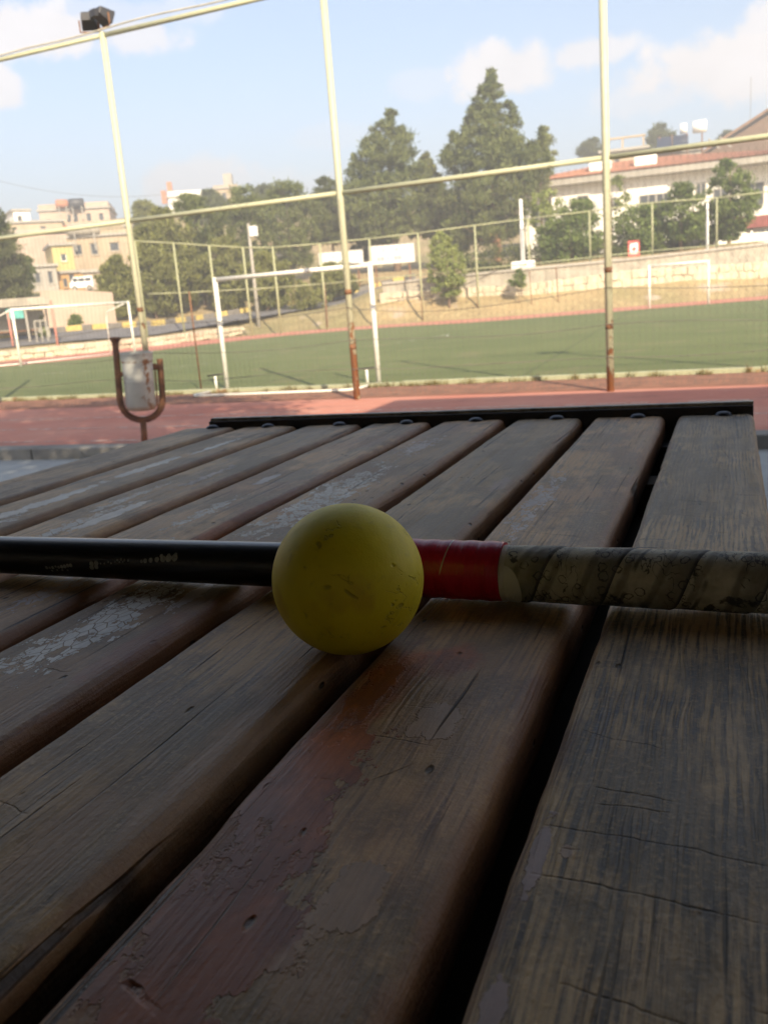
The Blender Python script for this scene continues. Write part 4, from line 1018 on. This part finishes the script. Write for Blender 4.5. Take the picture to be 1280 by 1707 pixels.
# ------------------------------------------------------------------ buildings
def house(name, label, cx, yb, wpx, hpx, d, mat, deep=6, yaw=0.0, windows=(), parapet=.0, roofmat=None, wmat=None, cat='house', down=2.5, balcony=None):
    """box house seen at px (cx, yb) with its front towards the pitch; windows = (u0, v0, u1, v1) as fractions of the front"""
    s = d / 1500; w = wpx * s; h = hpx * s; b = at(cx, yb, d); az = math.atan2(b[1], b[0]) - math.pi / 2
    e = empty(name, tuple(b), label, cat, None, az + yaw)
    # front wall built round its openings: wall body set back, piers and spandrels proud
    us = sorted({0.0, 1.0, *[q for W_ in windows for q in (W_[0], W_[2])]}); vs = sorted({0.0, 1.0, *[q for W_ in windows for q in (W_[1], W_[3])]})
    mb = MB(); mb.box(-w / 2, w / 2, .18, deep, -down, h)
    for u0, u1 in zip(us[:-1], us[1:]):
        for v0, v1 in zip(vs[:-1], vs[1:]):
            um, vm = (u0 + u1) / 2, (v0 + v1) / 2
            if any(W_[0] < um < W_[2] and W_[1] < vm < W_[3] for W_ in windows): continue
            mb.box(-w / 2 + u0 * w, -w / 2 + u1 * w, 0, .178, -down if v0 == 0 else v0 * h, v1 * h)
    mb.build('wall', mat, e)
    for W_ in windows:
        x0, x1, z0, z1 = -w / 2 + W_[0] * w, -w / 2 + W_[2] * w, W_[1] * h, W_[3] * h
        f = MB(); fw = min(.07, (x1 - x0) * .12)
        f.box(x0 + .004, x0 + fw, .10, .16, z0 + .004, z1 - .004); f.box(x1 - fw, x1 - .004, .10, .16, z0 + .004, z1 - .004)
        f.box(x0 + fw, x1 - fw, .10, .16, z0 + .004, z0 + fw); f.box(x0 + fw, x1 - fw, .10, .16, z1 - fw, z1 - .004)
        fo = f.build('window', wmat or MT['plaster_grey'], e)
        MB().box(x0 + fw, x1 - fw, .13, .15, z0 + fw, z1 - fw).build('pane', MT['glass_dark'], fo)
        MB().box(x0 - .06, x1 + .06, -.08, -.002, z0 - .10, z0 - .01).build('sill', mat, fo)
    MB().box(-w / 2 - .18, w / 2 + .18, -.22, deep + .1, h + .002, h + .20).build('roof', roofmat or MT['plaster_grey'], e)
    if parapet:
        p = MB(); p.box(-w / 2, w / 2, 0, .15, h + .202, h + .2 + parapet); p.box(-w / 2, -w / 2 + .15, .152, deep, h + .202, h + .2 + parapet); p.box(w / 2 - .15, w / 2, .152, deep, h + .202, h + .2 + parapet)
        p.build('parapet', mat, e)
    if balcony:
        u0, u1, v = balcony; x0, x1 = -w / 2 + u0 * w, -w / 2 + u1 * w
        bo = MB().box(x0, x1, -1.0, -.004, v * h, v * h + .15).build('balcony', MT['plaster_grey'], e)
        MB().box(x0, x1, -1.0, -.9, v * h + .152, v * h + .9).build('balustrade', mat, bo)
    return e, w, h
# hillside houses, left
house('hillside_house', 'pale pink house with a row of dark openings on the hilltop', 128, 378, 112, 27, 98, MT['plaster_pink'], 8, -.12, [(.10, .0, .15, .55), (.38, .2, .44, .75), (.47, .05, .54, .75), (.66, .2, .73, .75), (.84, .2, .91, .7)], .5)
house('hillside_house', 'small white house at the left end of the hilltop row', 40, 377, 26, 24, 96, MT['plaster_white'], 5, .2, [(.2, .3, .5, .7)])
house('hillside_house', 'low beige house with a flat roof below the hilltop houses, left', 60, 392, 90, 20, 90, MT['plaster_beige'], 5, .0, [(.1, .2, .2, .7), (.6, .2, .7, .7)])
house('hillside_house', 'long low house with a reddish parapet under the pale pink hilltop house', 150, 396, 120, 18, 92, MT['plaster_beige'], 6, -.1, [(.3, .2, .36, .7), (.7, .2, .76, .7)], .3, MT['tile_red'])
house('hillside_house', 'wide beige house without windows behind the yellow house, left', 66, 444, 100, 52, 79, MT['plaster_pink'], 6, .05, [(.62, .1, .78, .4), (.82, .1, .92, .42)], .2, balcony=(.55, 1.0, .02))
house('hillside_house', 'wide beige house with three front windows right of the yellow house', 172, 446, 96, 50, 77, MT['plaster_beige'], 7, -.08, [(.06, .45, .20, .78), (.34, .42, .46, .80), (.66, .5, .82, .78)], .25)
house('hillside_house', 'bright yellow house with an overhanging upper floor and a white window', 110, 455, 33, 44, 71, MT['plaster_yellow'], 5, .12, [(.38, .42, .66, .70)], 0, wmat=MT['tank_white'])
house('hillside_house', 'orange ground floor with a dark door below the bright yellow house', 118, 478, 46, 22, 70, MT['plaster_orange'], 4, .08, [(.28, .0, .42, .62), (.5, .35, .68, .9)], 0)
house('hillside_house', 'grey ground floor house with a pale door left of the parked white van', 78, 480, 40, 34, 68, MT['plaster_grey'], 5, .05, [(.12, .25, .34, .75), (.62, .2, .82, .78)], 0)
house('hillside_house', 'low pale house with a long wall right of the parked white van', 172, 484, 54, 30, 66, MT['plaster_pink'], 4, -.05, [(.5, .35, .66, .75)], 0)
house('hillside_house', 'small cream house half hidden by pines right of the left fence post', 236, 408, 44, 30, 84, MT['plaster_beige'], 5, -.1, [(.4, .2, .6, .7)], .3)
e, w, h = house('hillside_house', 'bright white house on the hilltop with red chimney stacks', 312, 356, 54, 26, 104, MT['plaster_white'], 7, -.05, [(.2, .3, .35, .75), (.62, .3, .78, .75)], .5)
for xx, hh in ((-w / 2 + .25, 1.5), (-w / 2 - .5, .6)): MB().box(xx - .28, xx + .28, .3, .9, h - .5 if hh < 1 else h + .21, h + hh + .3).build('chimney', MT['tile_red'], e)
e, w, h = house('hillside_house', 'cream house with a dark roof tank showing above the pines', 380, 346, 40, 30, 106, MT['plaster_beige'], 6, -.1, [(.3, .3, .5, .8)], .2)
MB().box(-w * .1, w * .25, 1, 2.6, h + .21, h + 1.8).build('roof_tank', MT['plaster_grey'], e)
# grey tank on roofs
def tank(px, py, d, mat, label, L=2.0, r=.45):
    p = at(px, py, d); az = math.atan2(p[1], p[0]) - math.pi / 2
    e = empty('water_tank', tuple(p), label, 'water tank', None, az)
    MB().tube([(-L / 2, 0, r), (-L / 2 + .1, 0, r), (L / 2 - .1, 0, r), (L / 2, 0, r)], [r * .7, r, r, r * .7], 16).build('drum', mat, e, True)
    for xx in (-L * .3, L * .3): MB().box(xx - .05, xx + .05, -r * .8, r * .8, -1.2, r * .35).build('support', MT['plaster_grey'], e)
    return e
tank(141, 393, 76, MT['concrete'], 'grey water tank lying on the roof of the beige house', 2.6, .5)
tank(105, 347, 97, MT['tile_red'], 'small red tank on the roof of the pale pink hilltop house', 1.3, .45)
tank(129, 347, 97, MT['lamp_dark'], 'dark tank on the roof of the pale pink hilltop house', 1.6, .5)
# school building right
D_ = 60.0; s = D_ / 1500
B0 = at(1090, 441, D_); azb = math.atan2(B0[1], B0[0]) - math.pi / 2
sch = empty('white_building', tuple(B0), 'long white two storey building with a red tiled hip roof behind the right hand trees', 'building', None, azb - .03)
SW_, Hh = 430 * s, 140 * s
cols = []
win = []
bays = [(-.5, -.385, 1.0), (-.385, -.24, 0.0), (-.24, -.10, .12), (-.10, .05, 0), (.05, .30, .2), (.30, .52, .9)]
mb = MB(); 
for (a, b, back) in bays: mb.box(a * SW_ + .002, b * SW_ - .002, back, 9, -2.5, Hh)
mb.build('wall', MT['plaster_white'], sch)
def wind(xc, z0, w_, h_, back):
    x0 = xc * SW_ - w_ / 2
    if z0 > 2: z0 += .42
    f = MB(); f.box(x0 - .06, x0, back - .06, back - .002, z0 - .06, z0 + h_ + .06); f.box(x0 + w_, x0 + w_ + .06, back - .06, back - .002, z0 - .06, z0 + h_ + .06); f.box(x0, x0 + w_, back - .06, back - .002, z0 - .06, z0); f.box(x0, x0 + w_, back - .06, back - .002, z0 + h_, z0 + h_ + .06)
    f.box(x0 + w_ / 2 - .03, x0 + w_ / 2 + .03, back - .05, back - .0035, z0, z0 + h_)
    fo = f.build('window', MT['plaster_grey'], sch)
    MB().box(x0, x0 + w_, back - .03, back - .005, z0, z0 + h_).build('pane', MT['glass_dark'], fo)
for xc, z0, w_, h_, bk in ((-.445, 2.9, .9, 1.2, 1.0), (-.405, 2.9, .7, 1.2, 1.0), (-.265, 2.75, .62, .95, 0), (-.265, 3.85, .62, .55, 0), (-.15, 3.4, .4, .7, .12), (-.02, 2.7, 1.0, 1.3, 0), (.035, 2.7, .9, 1.3, 0), (.125, 3.6, .5, .8, .2), (.17, 3.6, .5, .8, .2), (.24, 2.7, .8, 1.2, .2), (.36, 2.8, 1.0, 1.3, .9), (.44, 2.8, 1.0, 1.3, .9), (-.265, .6, .8, 1.1, 0), (.10, .5, .9, 1.2, .2), (-.02, .5, .9, 1.2, 0), (.40, .5, .9, 1.2, .9)):
    wind(xc, z0, w_, h_, bk)
o_ = 1.0
MB().box(-.5 * SW_ - o_, .52 * SW_ + o_, -.9, 10, Hh + .002, Hh + .42).build('eaves_fascia', MT['plaster_grey'], sch)
rf = MB(); x0, x1, y0, y1, z0, z1 = -.5 * SW_ - o_ - .1, .52 * SW_ + o_ + .1, -1.0, 10.1, Hh + .425, Hh + 1.65
rf.v = [(x0, y0, z0), (x1, y0, z0), (x1, y1, z0), (x0, y1, z0), (-2.8, 4.5, z1), (1.2, 4.5, z1)]; rf.f = [(0, 1, 5, 4), (1, 2, 5), (2, 3, 4, 5), (3, 0, 4), (0, 3, 2, 1)]
roof = rf.build('roof', MT['tile_red'], sch)
mb = MB(); 
for i in range(150):
    xx = x0 + .3 + (x1 - x0 - .6) * i / 149; tt = min(1, (xx - x0) / (-2.8 - x0), (x1 - xx) / (x1 - 1.2)) * .98
    mb.tube([(xx, y0 + .03, z0 + .02), (xx, y0 + (4.5 - y0) * tt, z0 + (z1 - z0) * tt + .01)], .045, 4, False)
mb.build('tile_row', MT['tile_red'], roof)['kind'] = 'stuff'
for xx in (-.03, -.20): MB().box(xx * SW_ - .7, xx * SW_ + .7, .6, 1.6, Hh + .5, Hh + 1.45).build('chimney', MT['plaster_white'], roof)
# roof terrace building behind with a small pergola
e, w, h = house('roof_terrace', 'cream flat roofed house with a rail showing above the red roof', 1040, 300, 75, 46, 78, MT['plaster_beige'], 5, -.03, [(.3, .6, .4, .8)])
for xx in (-w * .42, -.1, w * .42): MB().box(xx - .08, xx + .08, .1, .26, h + .21, h + 1.0).build('post', MT['plaster_beige'], e)
MB().box(-w * .46, w * .46, .05, .32, h + 1.002, h + 1.15).build('rail', MT['plaster_beige'], e)
# solar frame and white tanks
p = at(1138, 262, 76); azs = math.atan2(p[1], p[0]) - math.pi / 2
house('flat_house', 'grey flat roofed house carrying the solar water heater', 1120, 300, 90, 42, 77, MT['plaster_grey'], 5, -.02, [(.3, .4, .45, .7)])
e = empty('solar_water_heater', tuple(p), 'solar water heater with white tanks and dark tilted panels above the red roof', 'solar heater', None, azs)
for xx, r0, L in ((-.25, .42, .55), (.75, .50, 1.1)): MB().tube([(xx, .3, 2.3), (xx + .02, .3, 2.3), (xx + L - .02, .3, 2.3), (xx + L, .3, 2.3)], [r0 * .8, r0, r0, r0 * .8], 16).build('tank', MT['tank_white'], e, True)
for xx in (-1.5, -.2): 
    mb = MB(); mb.box(-.6, .6, -1.1, 1.1, -.04, .04, Matrix.Translation((xx, -.6, 1.1)) @ Matrix.Rotation(R_(38), 4, 'X')); mb.build('panel', MT['panel_blue'], e)
for xx in (-1.9, -.9, .3, 1.5): MB().tube([(xx, -1.3, .2), (xx, .3, 1.9), (xx, .3, 0)], .05, 6).build('frame', MT['rust'], e)
for xx in (2.0, 2.9): MB().tube([(xx, .0, 1.2), (xx + .9, .0, .3)], .07, 6).build('brace', MT['plaster_grey'], e)
MB().tube([(1.2, -.2, -1.35), (3.2, -.2, -.9)], .10, 6).build('beam', MT['kerb_yellow'], e)
# big brown gable roof, top right
p = at(1268, 262, 82); e = empty('brown_roofed_house', tuple(p), 'house with a broad brown gable roof at the right edge', 'house', None, math.atan2(p[1], p[0]) - math.pi / 2)
MB().box(-4.2, 14, 1, 9, -5, .8).build('wall', MT['plaster_beige'], e)
mb = MB(); L0, LZ, PX, PZ, RX = -5.0, 1.0, 5.2, 6.3, 15.0
for yy in (0, 10):
    mb.v += [(L0, yy, LZ), (PX, yy, PZ), (RX, yy, LZ), (L0, yy, LZ + .25), (PX, yy, PZ + .25), (RX, yy, LZ + .25)]
mb.f = [(3, 9, 10, 4), (4, 10, 11, 5), (0, 1, 7, 6), (1, 2, 8, 7), (0, 3, 4, 1), (1, 4, 5, 2), (6, 7, 10, 9), (7, 8, 11, 10), (0, 6, 9, 3), (2, 5, 11, 8)]
mb.build('roof', MT['tile_brown'], e)
mb = MB(); mb.v = [(L0 + .5, .5, LZ - 3), (RX - .5, .5, LZ - 3), (RX - .5, .5, LZ), (PX, .5, PZ - .35), (L0 + .5, .5, LZ), (L0 + .5, .7, LZ - 3), (RX - .5, .7, LZ - 3), (RX - .5, .7, LZ), (PX, .7, PZ - .35), (L0 + .5, .7, LZ)]
mb.f = [(0, 1, 2, 3, 4), (9, 8, 7, 6, 5), (0, 5, 6, 1), (1, 6, 7, 2), (2, 7, 8, 3), (3, 8, 9, 4), (4, 9, 5, 0)]
mb.build('gable', plain('brown_rendered_gable', (.17, .105, .065), .9, .3, .7, space='pos'), e)
MB().tube([(-1.0, 4, 3.0), (-1.0, 4, 7.6)], .03, 6).build('aerial', MT['wire'], e)
# arcade kiosk with wine red roof, right edge
p = at(1252, 399, 44); e = empty('kiosk', tuple(p), 'white arcade kiosk with a dark red hip roof behind the wall', 'kiosk', None, math.atan2(p[1], p[0]) - math.pi / 2)
mb = MB(); W2 = 2.6
mb.box(-W2, W2, .3, 2.6, -1.4, .15)
for i in range(5):
    xx = -W2 + .05 + i * (2 * W2 - .1) / 4; mb.box(xx - .05, xx + .05, 0, .12, -1.4, .3)
    if i < 4:
        x1_ = xx + (2 * W2 - .1) / 4; pts = [(xx + .05 + (x1_ - xx - .1) * (1 - math.cos(math.pi * q / 8)) / 2, .1 + .32 * math.sin(math.pi * q / 8)) for q in range(9)]
        for (xa_, za_), (xb_, zb_) in zip(pts[:-1], pts[1:]): mb.poly([(xa_, 0, za_), (xb_, 0, zb_), (xb_, 0, .52), (xa_, 0, .52)])
mb.build('arcade', MT['plaster_white'], e)
mb = MB(); mb.v = [(-W2 - .5, -.5, .52), (W2 + .5, -.5, .52), (W2 + .5, 3, .52), (-W2 - .5, 3, .52), (-.7, 1.2, 1.15), (.9, 1.2, 1.15)]; mb.f = [(0, 1, 5, 4), (1, 2, 5), (2, 3, 4, 5), (3, 0, 4), (0, 3, 2, 1)]
mb.build('roof', MT['tile_wine'], e)
p = at(1142, 418, 44); e = empty('white_shed', tuple(p), 'small pale shed wall between the trunks behind the retaining wall', 'shed', None, math.atan2(p[1], p[0]) - math.pi / 2)
MB().box(-.75, 1.2, 0, 1.5, -1.2, 1.0).build('wall', MT['plaster_grey'], e); MB().box(-.85, 1.3, -.1, 1.6, 1.002, 1.1).build('roof', MT['plaster_white'], e)
MB().box(1.5, 4.4, .2, .4, -1.2, .55).build('screen_wall', MT['plaster_white'], e)

# white van parked below the yellow house
p = at(140, 497, 47); e = empty('parked_van', (p[0], p[1], max(p[2] - .1, tz(p[0], p[1]))), 'white van parked on the slope below the yellow house', 'van', None, math.atan2(p[1], p[0]) - math.pi / 2 - .15)
mb = MB(); prof = [(-.95, .22), (-.98, .55), (-.85, .62), (-.62, .98), (.85, 1.0), (.93, .9), (.95, .22)]
for yy in (0, .75): mb.v += [(a, yy, b) for a, b in prof]
n = len(prof); mb.f = [tuple(range(n)), tuple(range(n, 2 * n))[::-1]] + [(i, i + n, (i + 1) % n + n, (i + 1) % n) for i in range(n)]
mb.build('body', MT['van_white'], e, bevel=.03)
for x0_, x1_ in ((-.66, -.28), (-.22, .26), (.32, .80)): MB().box(x0_, x1_, -.012, -.002, .66, .90).build('window', MT['glass_dark'], e)
for xx in (-.6, .6):
    o = MB().tube([(xx, -.02, .2), (xx, .14, .2)], .2, 16).build('wheel', MT['tyre'], e); 
    MB().tube([(xx, -.03, .2), (xx, -.021, .2)], .11, 12).build('hub', MT['plaster_grey'], o)
MB().box(-1.02, -.985, .05, .7, .24, .36).build('bumper', MT['lamp_dark'], e)
e.scale = (.62, .62, .72)
# bus shelter at the roadside, left edge
p = at(50, 578, 34.5); e = empty('bus_shelter', (p[0], p[1], tz(p[0], p[1])), 'grey roadside bus shelter with a teal sign at the left edge', 'bus shelter', None, math.atan2(p[1], p[0]) - math.pi / 2)
zt3 = at(50, 505, 34.5)[2] - e.location[2]
MB().box(-2.6, .95, -.6, 1.0, zt3 - .12, zt3 + .18).build('roof', MT['concrete'], e)
for xx, yy in ((-2.4, .8), (.05, -.4), (.8, .8), (-2.4, -.4)): MB().box(xx - .035, xx + .035, yy - .035, yy + .035, -.2, zt3 - .122).build('post', MT['plaster_grey'], e)
MB().box(-.62, -.02, -.46, -.38, zt3 - .55, zt3 - .16).build('sign', MT['teal'], e)
MB().box(-2.3, .7, .78, .82, .3, zt3 - .3).build('back_panel', plain('dusty_glass', (.28, .27, .23), .4), e)
MB().box(-1.8, .4, .3, .7, .40, .46).build('bench', MT['rust'], e)
for xx in (.30, .50, .70): MB().tube([(xx, -.9, -.1), (xx, -.9, .75)], .03, 6).build('railing', MT['plaster_grey'], e)
MB().tube([(.28, -.9, .74), (.72, -.9, .74)], .03, 6).build('railing', MT['plaster_grey'], e)
for px, yb_, yt_ in ((25, 590, 520), (98, 582, 500)):
    d_ = 32.8; b = at(px, yb_, d_); z1_ = at(px, yt_, d_)[2]
    o = MB().tube([(b[0], b[1], b[2] - .3), (b[0], b[1], z1_)], .04, 8).build('roadside_post', plain('faded_red_paint', (.50, .20, .15), .7), None, True)
    tag(o, 'faded red post by the road, %s' % ('left of the far goal' if px < 50 else 'right of the bus shelter'), 'post', 'faded red roadside posts')

# ------------------------------------------------------------------ trees
PG = 'pines beyond the pitch'
tree_px('pine_tree', 'tallest dark pine with a pointed crown in front of the white building', 'tree', 829, 452, 53,
        [(132, 802, 811), (150, 794, 821), (174, 781, 833), (203, 764, 851), (235, 744, 874), (262, 728, 905), (300, 728, 908), (335, 714, 898), (365, 718, 892), (392, 735, 878), (403, 770, 855)], L_PINE, nclump=330, n_each=120, size=.27, clump=.085, trunk_r=.26, group=PG, trunkmat=MT['bark_red'], limbs=26, up=.6, leaders=9)
tree_px('pine_tree', 'second tall pine with a rounded top left of the tallest pine', 'tree', 662, 455, 55,
        [(196, 640, 657), (211, 629, 670), (230, 604, 688), (262, 592, 694), (290, 570, 712), (330, 560, 720), (370, 566, 722), (398, 585, 715)], L_PINE, nclump=230, n_each=115, size=.27, clump=.09, trunk_r=.22, group=PG, limbs=22, up=.6, leaders=9)
tree_px('pine_tree', 'lower pine filling the gap between the two tall pines', 'tree', 725, 455, 57,
        [(262, 700, 715), (285, 690, 728), (320, 680, 745), (360, 676, 752), (395, 690, 742)], L_PINE2, nclump=110, n_each=90, size=.27, clump=.11, trunk_r=.14, group=PG)
tree_px('pine_tree', 'slim pine at the right flank of the tallest pine', 'tree', 905, 440, 60,
        [(222, 893, 902), (240, 880, 918), (262, 872, 922), (300, 870, 918), (330, 874, 905)], L_PINE2, nclump=60, n_each=80, size=.25, clump=.14, trunk_r=.12, group=PG)
mids_ = [  # cx, base, depth, outline, mat, label
  (262, 533, 43, [(382, 232, 268), (420, 215, 300), (455, 205, 320), (490, 205, 318), (518, 225, 300)], L_PINE2, 'olive bushy pine just right of the left fence post'),
  (300, 534, 45, [(352, 262, 290), (385, 232, 330), (425, 228, 350), (470, 240, 352), (508, 258, 340)], L_PINE2, 'broad olive pine behind the thin rusty pole'),
  (345, 528, 47, [(330, 300, 345), (360, 290, 380), (400, 285, 392), (450, 292, 390), (500, 310, 380)], L_PINE, 'tall loose pine left of the light pole'),
  (393, 522, 45, [(400, 360, 395), (435, 340, 418), (480, 346, 420), (515, 362, 412)], L_PINE2, 'small dense pine under the left end of the near goal crossbar'),
  (420, 500, 52, [(318, 385, 430), (345, 375, 462), (385, 370, 470), (430, 376, 466), (470, 392, 450)], L_PINE, 'broad pine behind the light pole'),
  (490, 485, 54, [(310, 455, 500), (335, 440, 535), (375, 436, 548), (415, 442, 540), (450, 460, 525)], L_PINE, 'broad dark pine left of the middle fence post'),
  (560, 470, 56, [(302, 530, 560), (330, 515, 592), (370, 512, 600), (405, 525, 596)], L_DARK, 'dark pine behind the middle fence post'),
  (620, 462, 60, [(330, 588, 620), (365, 575, 660), (405, 580, 664), (432, 596, 640)], L_DARK, 'dark pine behind the white billboards'),
  (365, 440, 72, [(322, 338, 362), (345, 325, 392), (375, 320, 405)], L_DARK, 'dark pine on the ridge right of the bright white hilltop house'),
  (250, 440, 66, [(340, 228, 258), (360, 222, 282), (400, 220, 290)], L_PINE2, 'dark pine beside the small cream house'),
  (455, 440, 74, [(315, 425, 465), (335, 410, 495), (370, 408, 500)], L_DARK, 'dark pine on the ridge behind the light pole'),
  (448, 520, 43, [(425, 425, 455), (450, 405, 490), (480, 402, 496), (508, 415, 480)], L_PINE2, 'low olive pine behind the crossbar of the near goal, left'),
  (555, 506, 44.5, [(442, 535, 565), (462, 515, 596), (490, 518, 600)], L_PINE2, 'low olive pine behind the crossbar of the near goal, right'),
  (195, 540, 42, [(430, 185, 210), (460, 172, 228), (500, 165, 232), (525, 178, 225)], L_PINE2, 'small olive pine left of the left fence post'),
  (750, 445, 58, [(340, 730, 770), (370, 722, 800), (405, 728, 790), (425, 742, 776)], L_DARK, 'dark low pine between the young tree and the tallest pine')]
for (cx, by, d, out, mt, lab) in mids_:
    tree_px('pine_tree', lab, 'tree', cx, by, d, out, mt, nclump=120, n_each=95, size=.23, clump=.12, trunk_r=.11, group=PG, limbs=14, up=.5, leaders=8)
tree_px('spruce_tree', 'small spruce with layered branches below the crossbar of the near goal', 'tree', 505, 520, 42, [(468, 492, 506), (485, 475, 535), (500, 468, 560), (514, 480, 545)], L_PINE2, nclump=50, n_each=70, size=.17, clump=.13, trunk_r=.07)
tree_px('conifer_tree', 'dark conifer filling the left edge of the picture', 'tree', 20, 515, 41, [(318, -20, 8), (350, -40, 18), (395, -60, 40), (430, -70, 52), (465, -70, 62), (495, -60, 60)], L_DARK, nclump=200, n_each=110, size=.21, clump=.10, trunk_r=.16, up=.8)
tree_px('broad_tree', 'small dark green tree at the right side of the dark conifer', 'tree', 52, 510, 43, [(428, 40, 58), (450, 32, 68), (480, 34, 64)], L_GREEN, nclump=40, n_each=80, size=.17, clump=.16, trunk_r=.06)
tree_px('young_tree', 'young pale green tree with a slim crown in front of the stone wall', 'tree', 750, 522, 37.0, [(386, 728, 742), (405, 712, 760), (435, 704, 778), (460, 706, 782), (482, 716, 776), (492, 730, 765)], L_LIGHT, nclump=75, n_each=80, size=.15, clump=.12, trunk_r=.05, bare=.3)
tree_px('wall_shrub', 'small green shrub growing out of the stone retaining wall', 'shrub', 864, 498, 36.3, [(452, 850, 868), (465, 842, 884), (478, 848, 880)], L_GREEN, nclump=18, n_each=55, size=.13, clump=.2, trunk_r=.025)
DG = 'leafy trees behind the stone wall'
right_ = [
  (905, 436, 42.5, [(322, 885, 915), (345, 872, 935), (375, 878, 942), (400, 888, 935)], L_LIGHT, 'sparse pale leafy tree left of the dark broad tree', 45, 50),
  (950, 438, 41.5, [(338, 955, 975), (358, 920, 985), (385, 898, 998), (410, 895, 1000), (428, 905, 985)], L_GREEN, 'dark broad tree with a thick reddish trunk behind the wall', 100, 85),
  (1055, 432, 42, [(348, 1045, 1080), (370, 1020, 1100), (395, 1010, 1108), (418, 1015, 1100)], L_GREEN, 'dark broad tree behind the small red sign', 90, 85),
  (1020, 425, 46, [(300, 1018, 1032), (330, 1012, 1042), (360, 1008, 1050)], L_LIGHT, 'thin pale tree right of the right fence post', 22, 45),
  (1135, 425, 41, [(310, 1115, 1140), (335, 1100, 1162), (365, 1095, 1172), (392, 1108, 1170)], L_GREEN, 'bright leafy tree between the two white poles', 80, 75),
  (1215, 415, 40.5, [(272, 1185, 1205), (300, 1172, 1240), (335, 1176, 1252), (365, 1190, 1255), (388, 1200, 1235)], L_GREEN, 'bright leafy tree in front of the white building at right', 90, 75),
  (1185, 418, 41.5, [(340, 1165, 1190), (365, 1158, 1210), (390, 1162, 1206)], L_GREEN, 'low leafy tree beside the bright leafy trees', 40, 70),
  (1085, 420, 47, [(345, 1075, 1095), (375, 1068, 1110), (405, 1072, 1106)], L_DARK, 'dark shrubby tree left of the pale shed', 40, 70)]
for (cx, by, d, out, mt, lab, nc, ne) in right_:
    out = [(y_, cx + (l_ - cx) * 1.22, cx + (r_ - cx) * 1.22) for (y_, l_, r_) in out] + [(out[-1][0] + 10, out[-1][1], out[-1][2])]; nc = int(nc * 1.05)
    tree_px('broad_tree', lab, 'tree', cx, by, d, out, mt, nclump=nc, n_each=ne, size=.19, clump=.13, trunk_r=.09 if 'thick' not in lab else .22, group=DG, trunkmat=MT['bark_red'] if 'reddish' in lab else None)
for (cx, by, d, out, lab) in ((985, 330, 92, [(236, 975, 990), (248, 955, 1005), (264, 950, 1012)], 'treetop showing left of the cream roof terrace'), (1090, 330, 92, [(214, 1080, 1100), (228, 1066, 1118), (250, 1062, 1125)], 'treetop showing left of the solar water heater'), (1200, 330, 95, [(226, 1190, 1212), (240, 1182, 1222), (262, 1180, 1226)], 'treetop showing left of the brown gable roof')):
    tree_px('far_tree', lab, 'tree', cx, by, d, out, L_DARK, nclump=45, n_each=70, size=.32, clump=.15, trunk_r=.12, group='treetops above the red roof')
# dark hedge behind the wall
hd = np.random.default_rng(9); C = []
for i in range(300):
    px = hd.uniform(775, 1180); C.append(at(px, 444 - (px - 880) * .105 - hd.uniform(-6, 34), 42.0 + hd.uniform(-.6, .8)))
o = link('hedge', tuft_mesh('hedge', np.array(C), hd.uniform(.22, .5, 300), 60, .12, 77), L_DARK); tag(o, 'dark clipped hedge behind the retaining wall under the leafy trees', 'hedge', kind='stuff')
tree_px('round_bush', 'clipped round bush on the far kerb right of the bus shelter', 'bush', 128, 562, 38.5, [(526, 120, 136), (535, 114, 142), (545, 113, 143), (554, 118, 138)], L_GREEN, nclump=45, n_each=90, size=.10, clump=.2, trunk_r=.03)
tree_px('weedy_bush', 'yellow green weedy plant beside the bus shelter', 'bush', 70, 572, 35.5, [(520, 64, 76), (540, 60, 82), (560, 64, 88)], L_LIGHT, nclump=26, n_each=60, size=.11, clump=.2, trunk_r=.02)
# shade tree standing left of the shelter, outside the frame: its crown dapples the track
tree('shade_tree', 'leafy shade tree spreading over the shelter roof', 'tree', (-2.1, .3, 0), [(3.5, 1.6, 2.0), (4.0, 3.0, 3.2), (4.8, 3.5, 3.5), (5.4, 2.4, 2.6), (5.9, .6, .6)], L_GREEN, 1, nclump=190, n_each=80, size=.2, trunk_r=.12, clump=.10, depthk=1.0)
# overhead power line at the left
mb = MB(); a_ = at(-60, 285, 60); b_ = at(290, 322, 66); mb.tube([tuple(a_ + (b_ - a_) * i / 12 - np.array([0, 0, .8 * 4 * (i / 12) * (1 - i / 12)])) for i in range(13)], .012, 5, False)
o = mb.build('power_line', MT['wire']); tag(o, 'thin dark power line crossing the sky at the left', 'power line')

# ------------------------------------------------------------------ thin summer haze over the field and hillside
hm = bpy.data.materials.new('summer_haze'); hm.use_nodes = True; h_ = NT(hm.node_tree); h_.n.clear()
ho = h_.node('ShaderNodeOutputMaterial'); hv = h_.node('ShaderNodeVolumePrincipled'); h_.l.new(hv.outputs[0], ho.inputs['Volume'])
hv.inputs['Color'].default_value = (.94, .94, .93, 1); hv.inputs['Density'].default_value = .0052; hv.inputs['Anisotropy'].default_value = .2
o = MB().box(-1000, 1000, -1000, 1100, -3.0, 28).build('haze', hm); tag(o, kind='stuff')
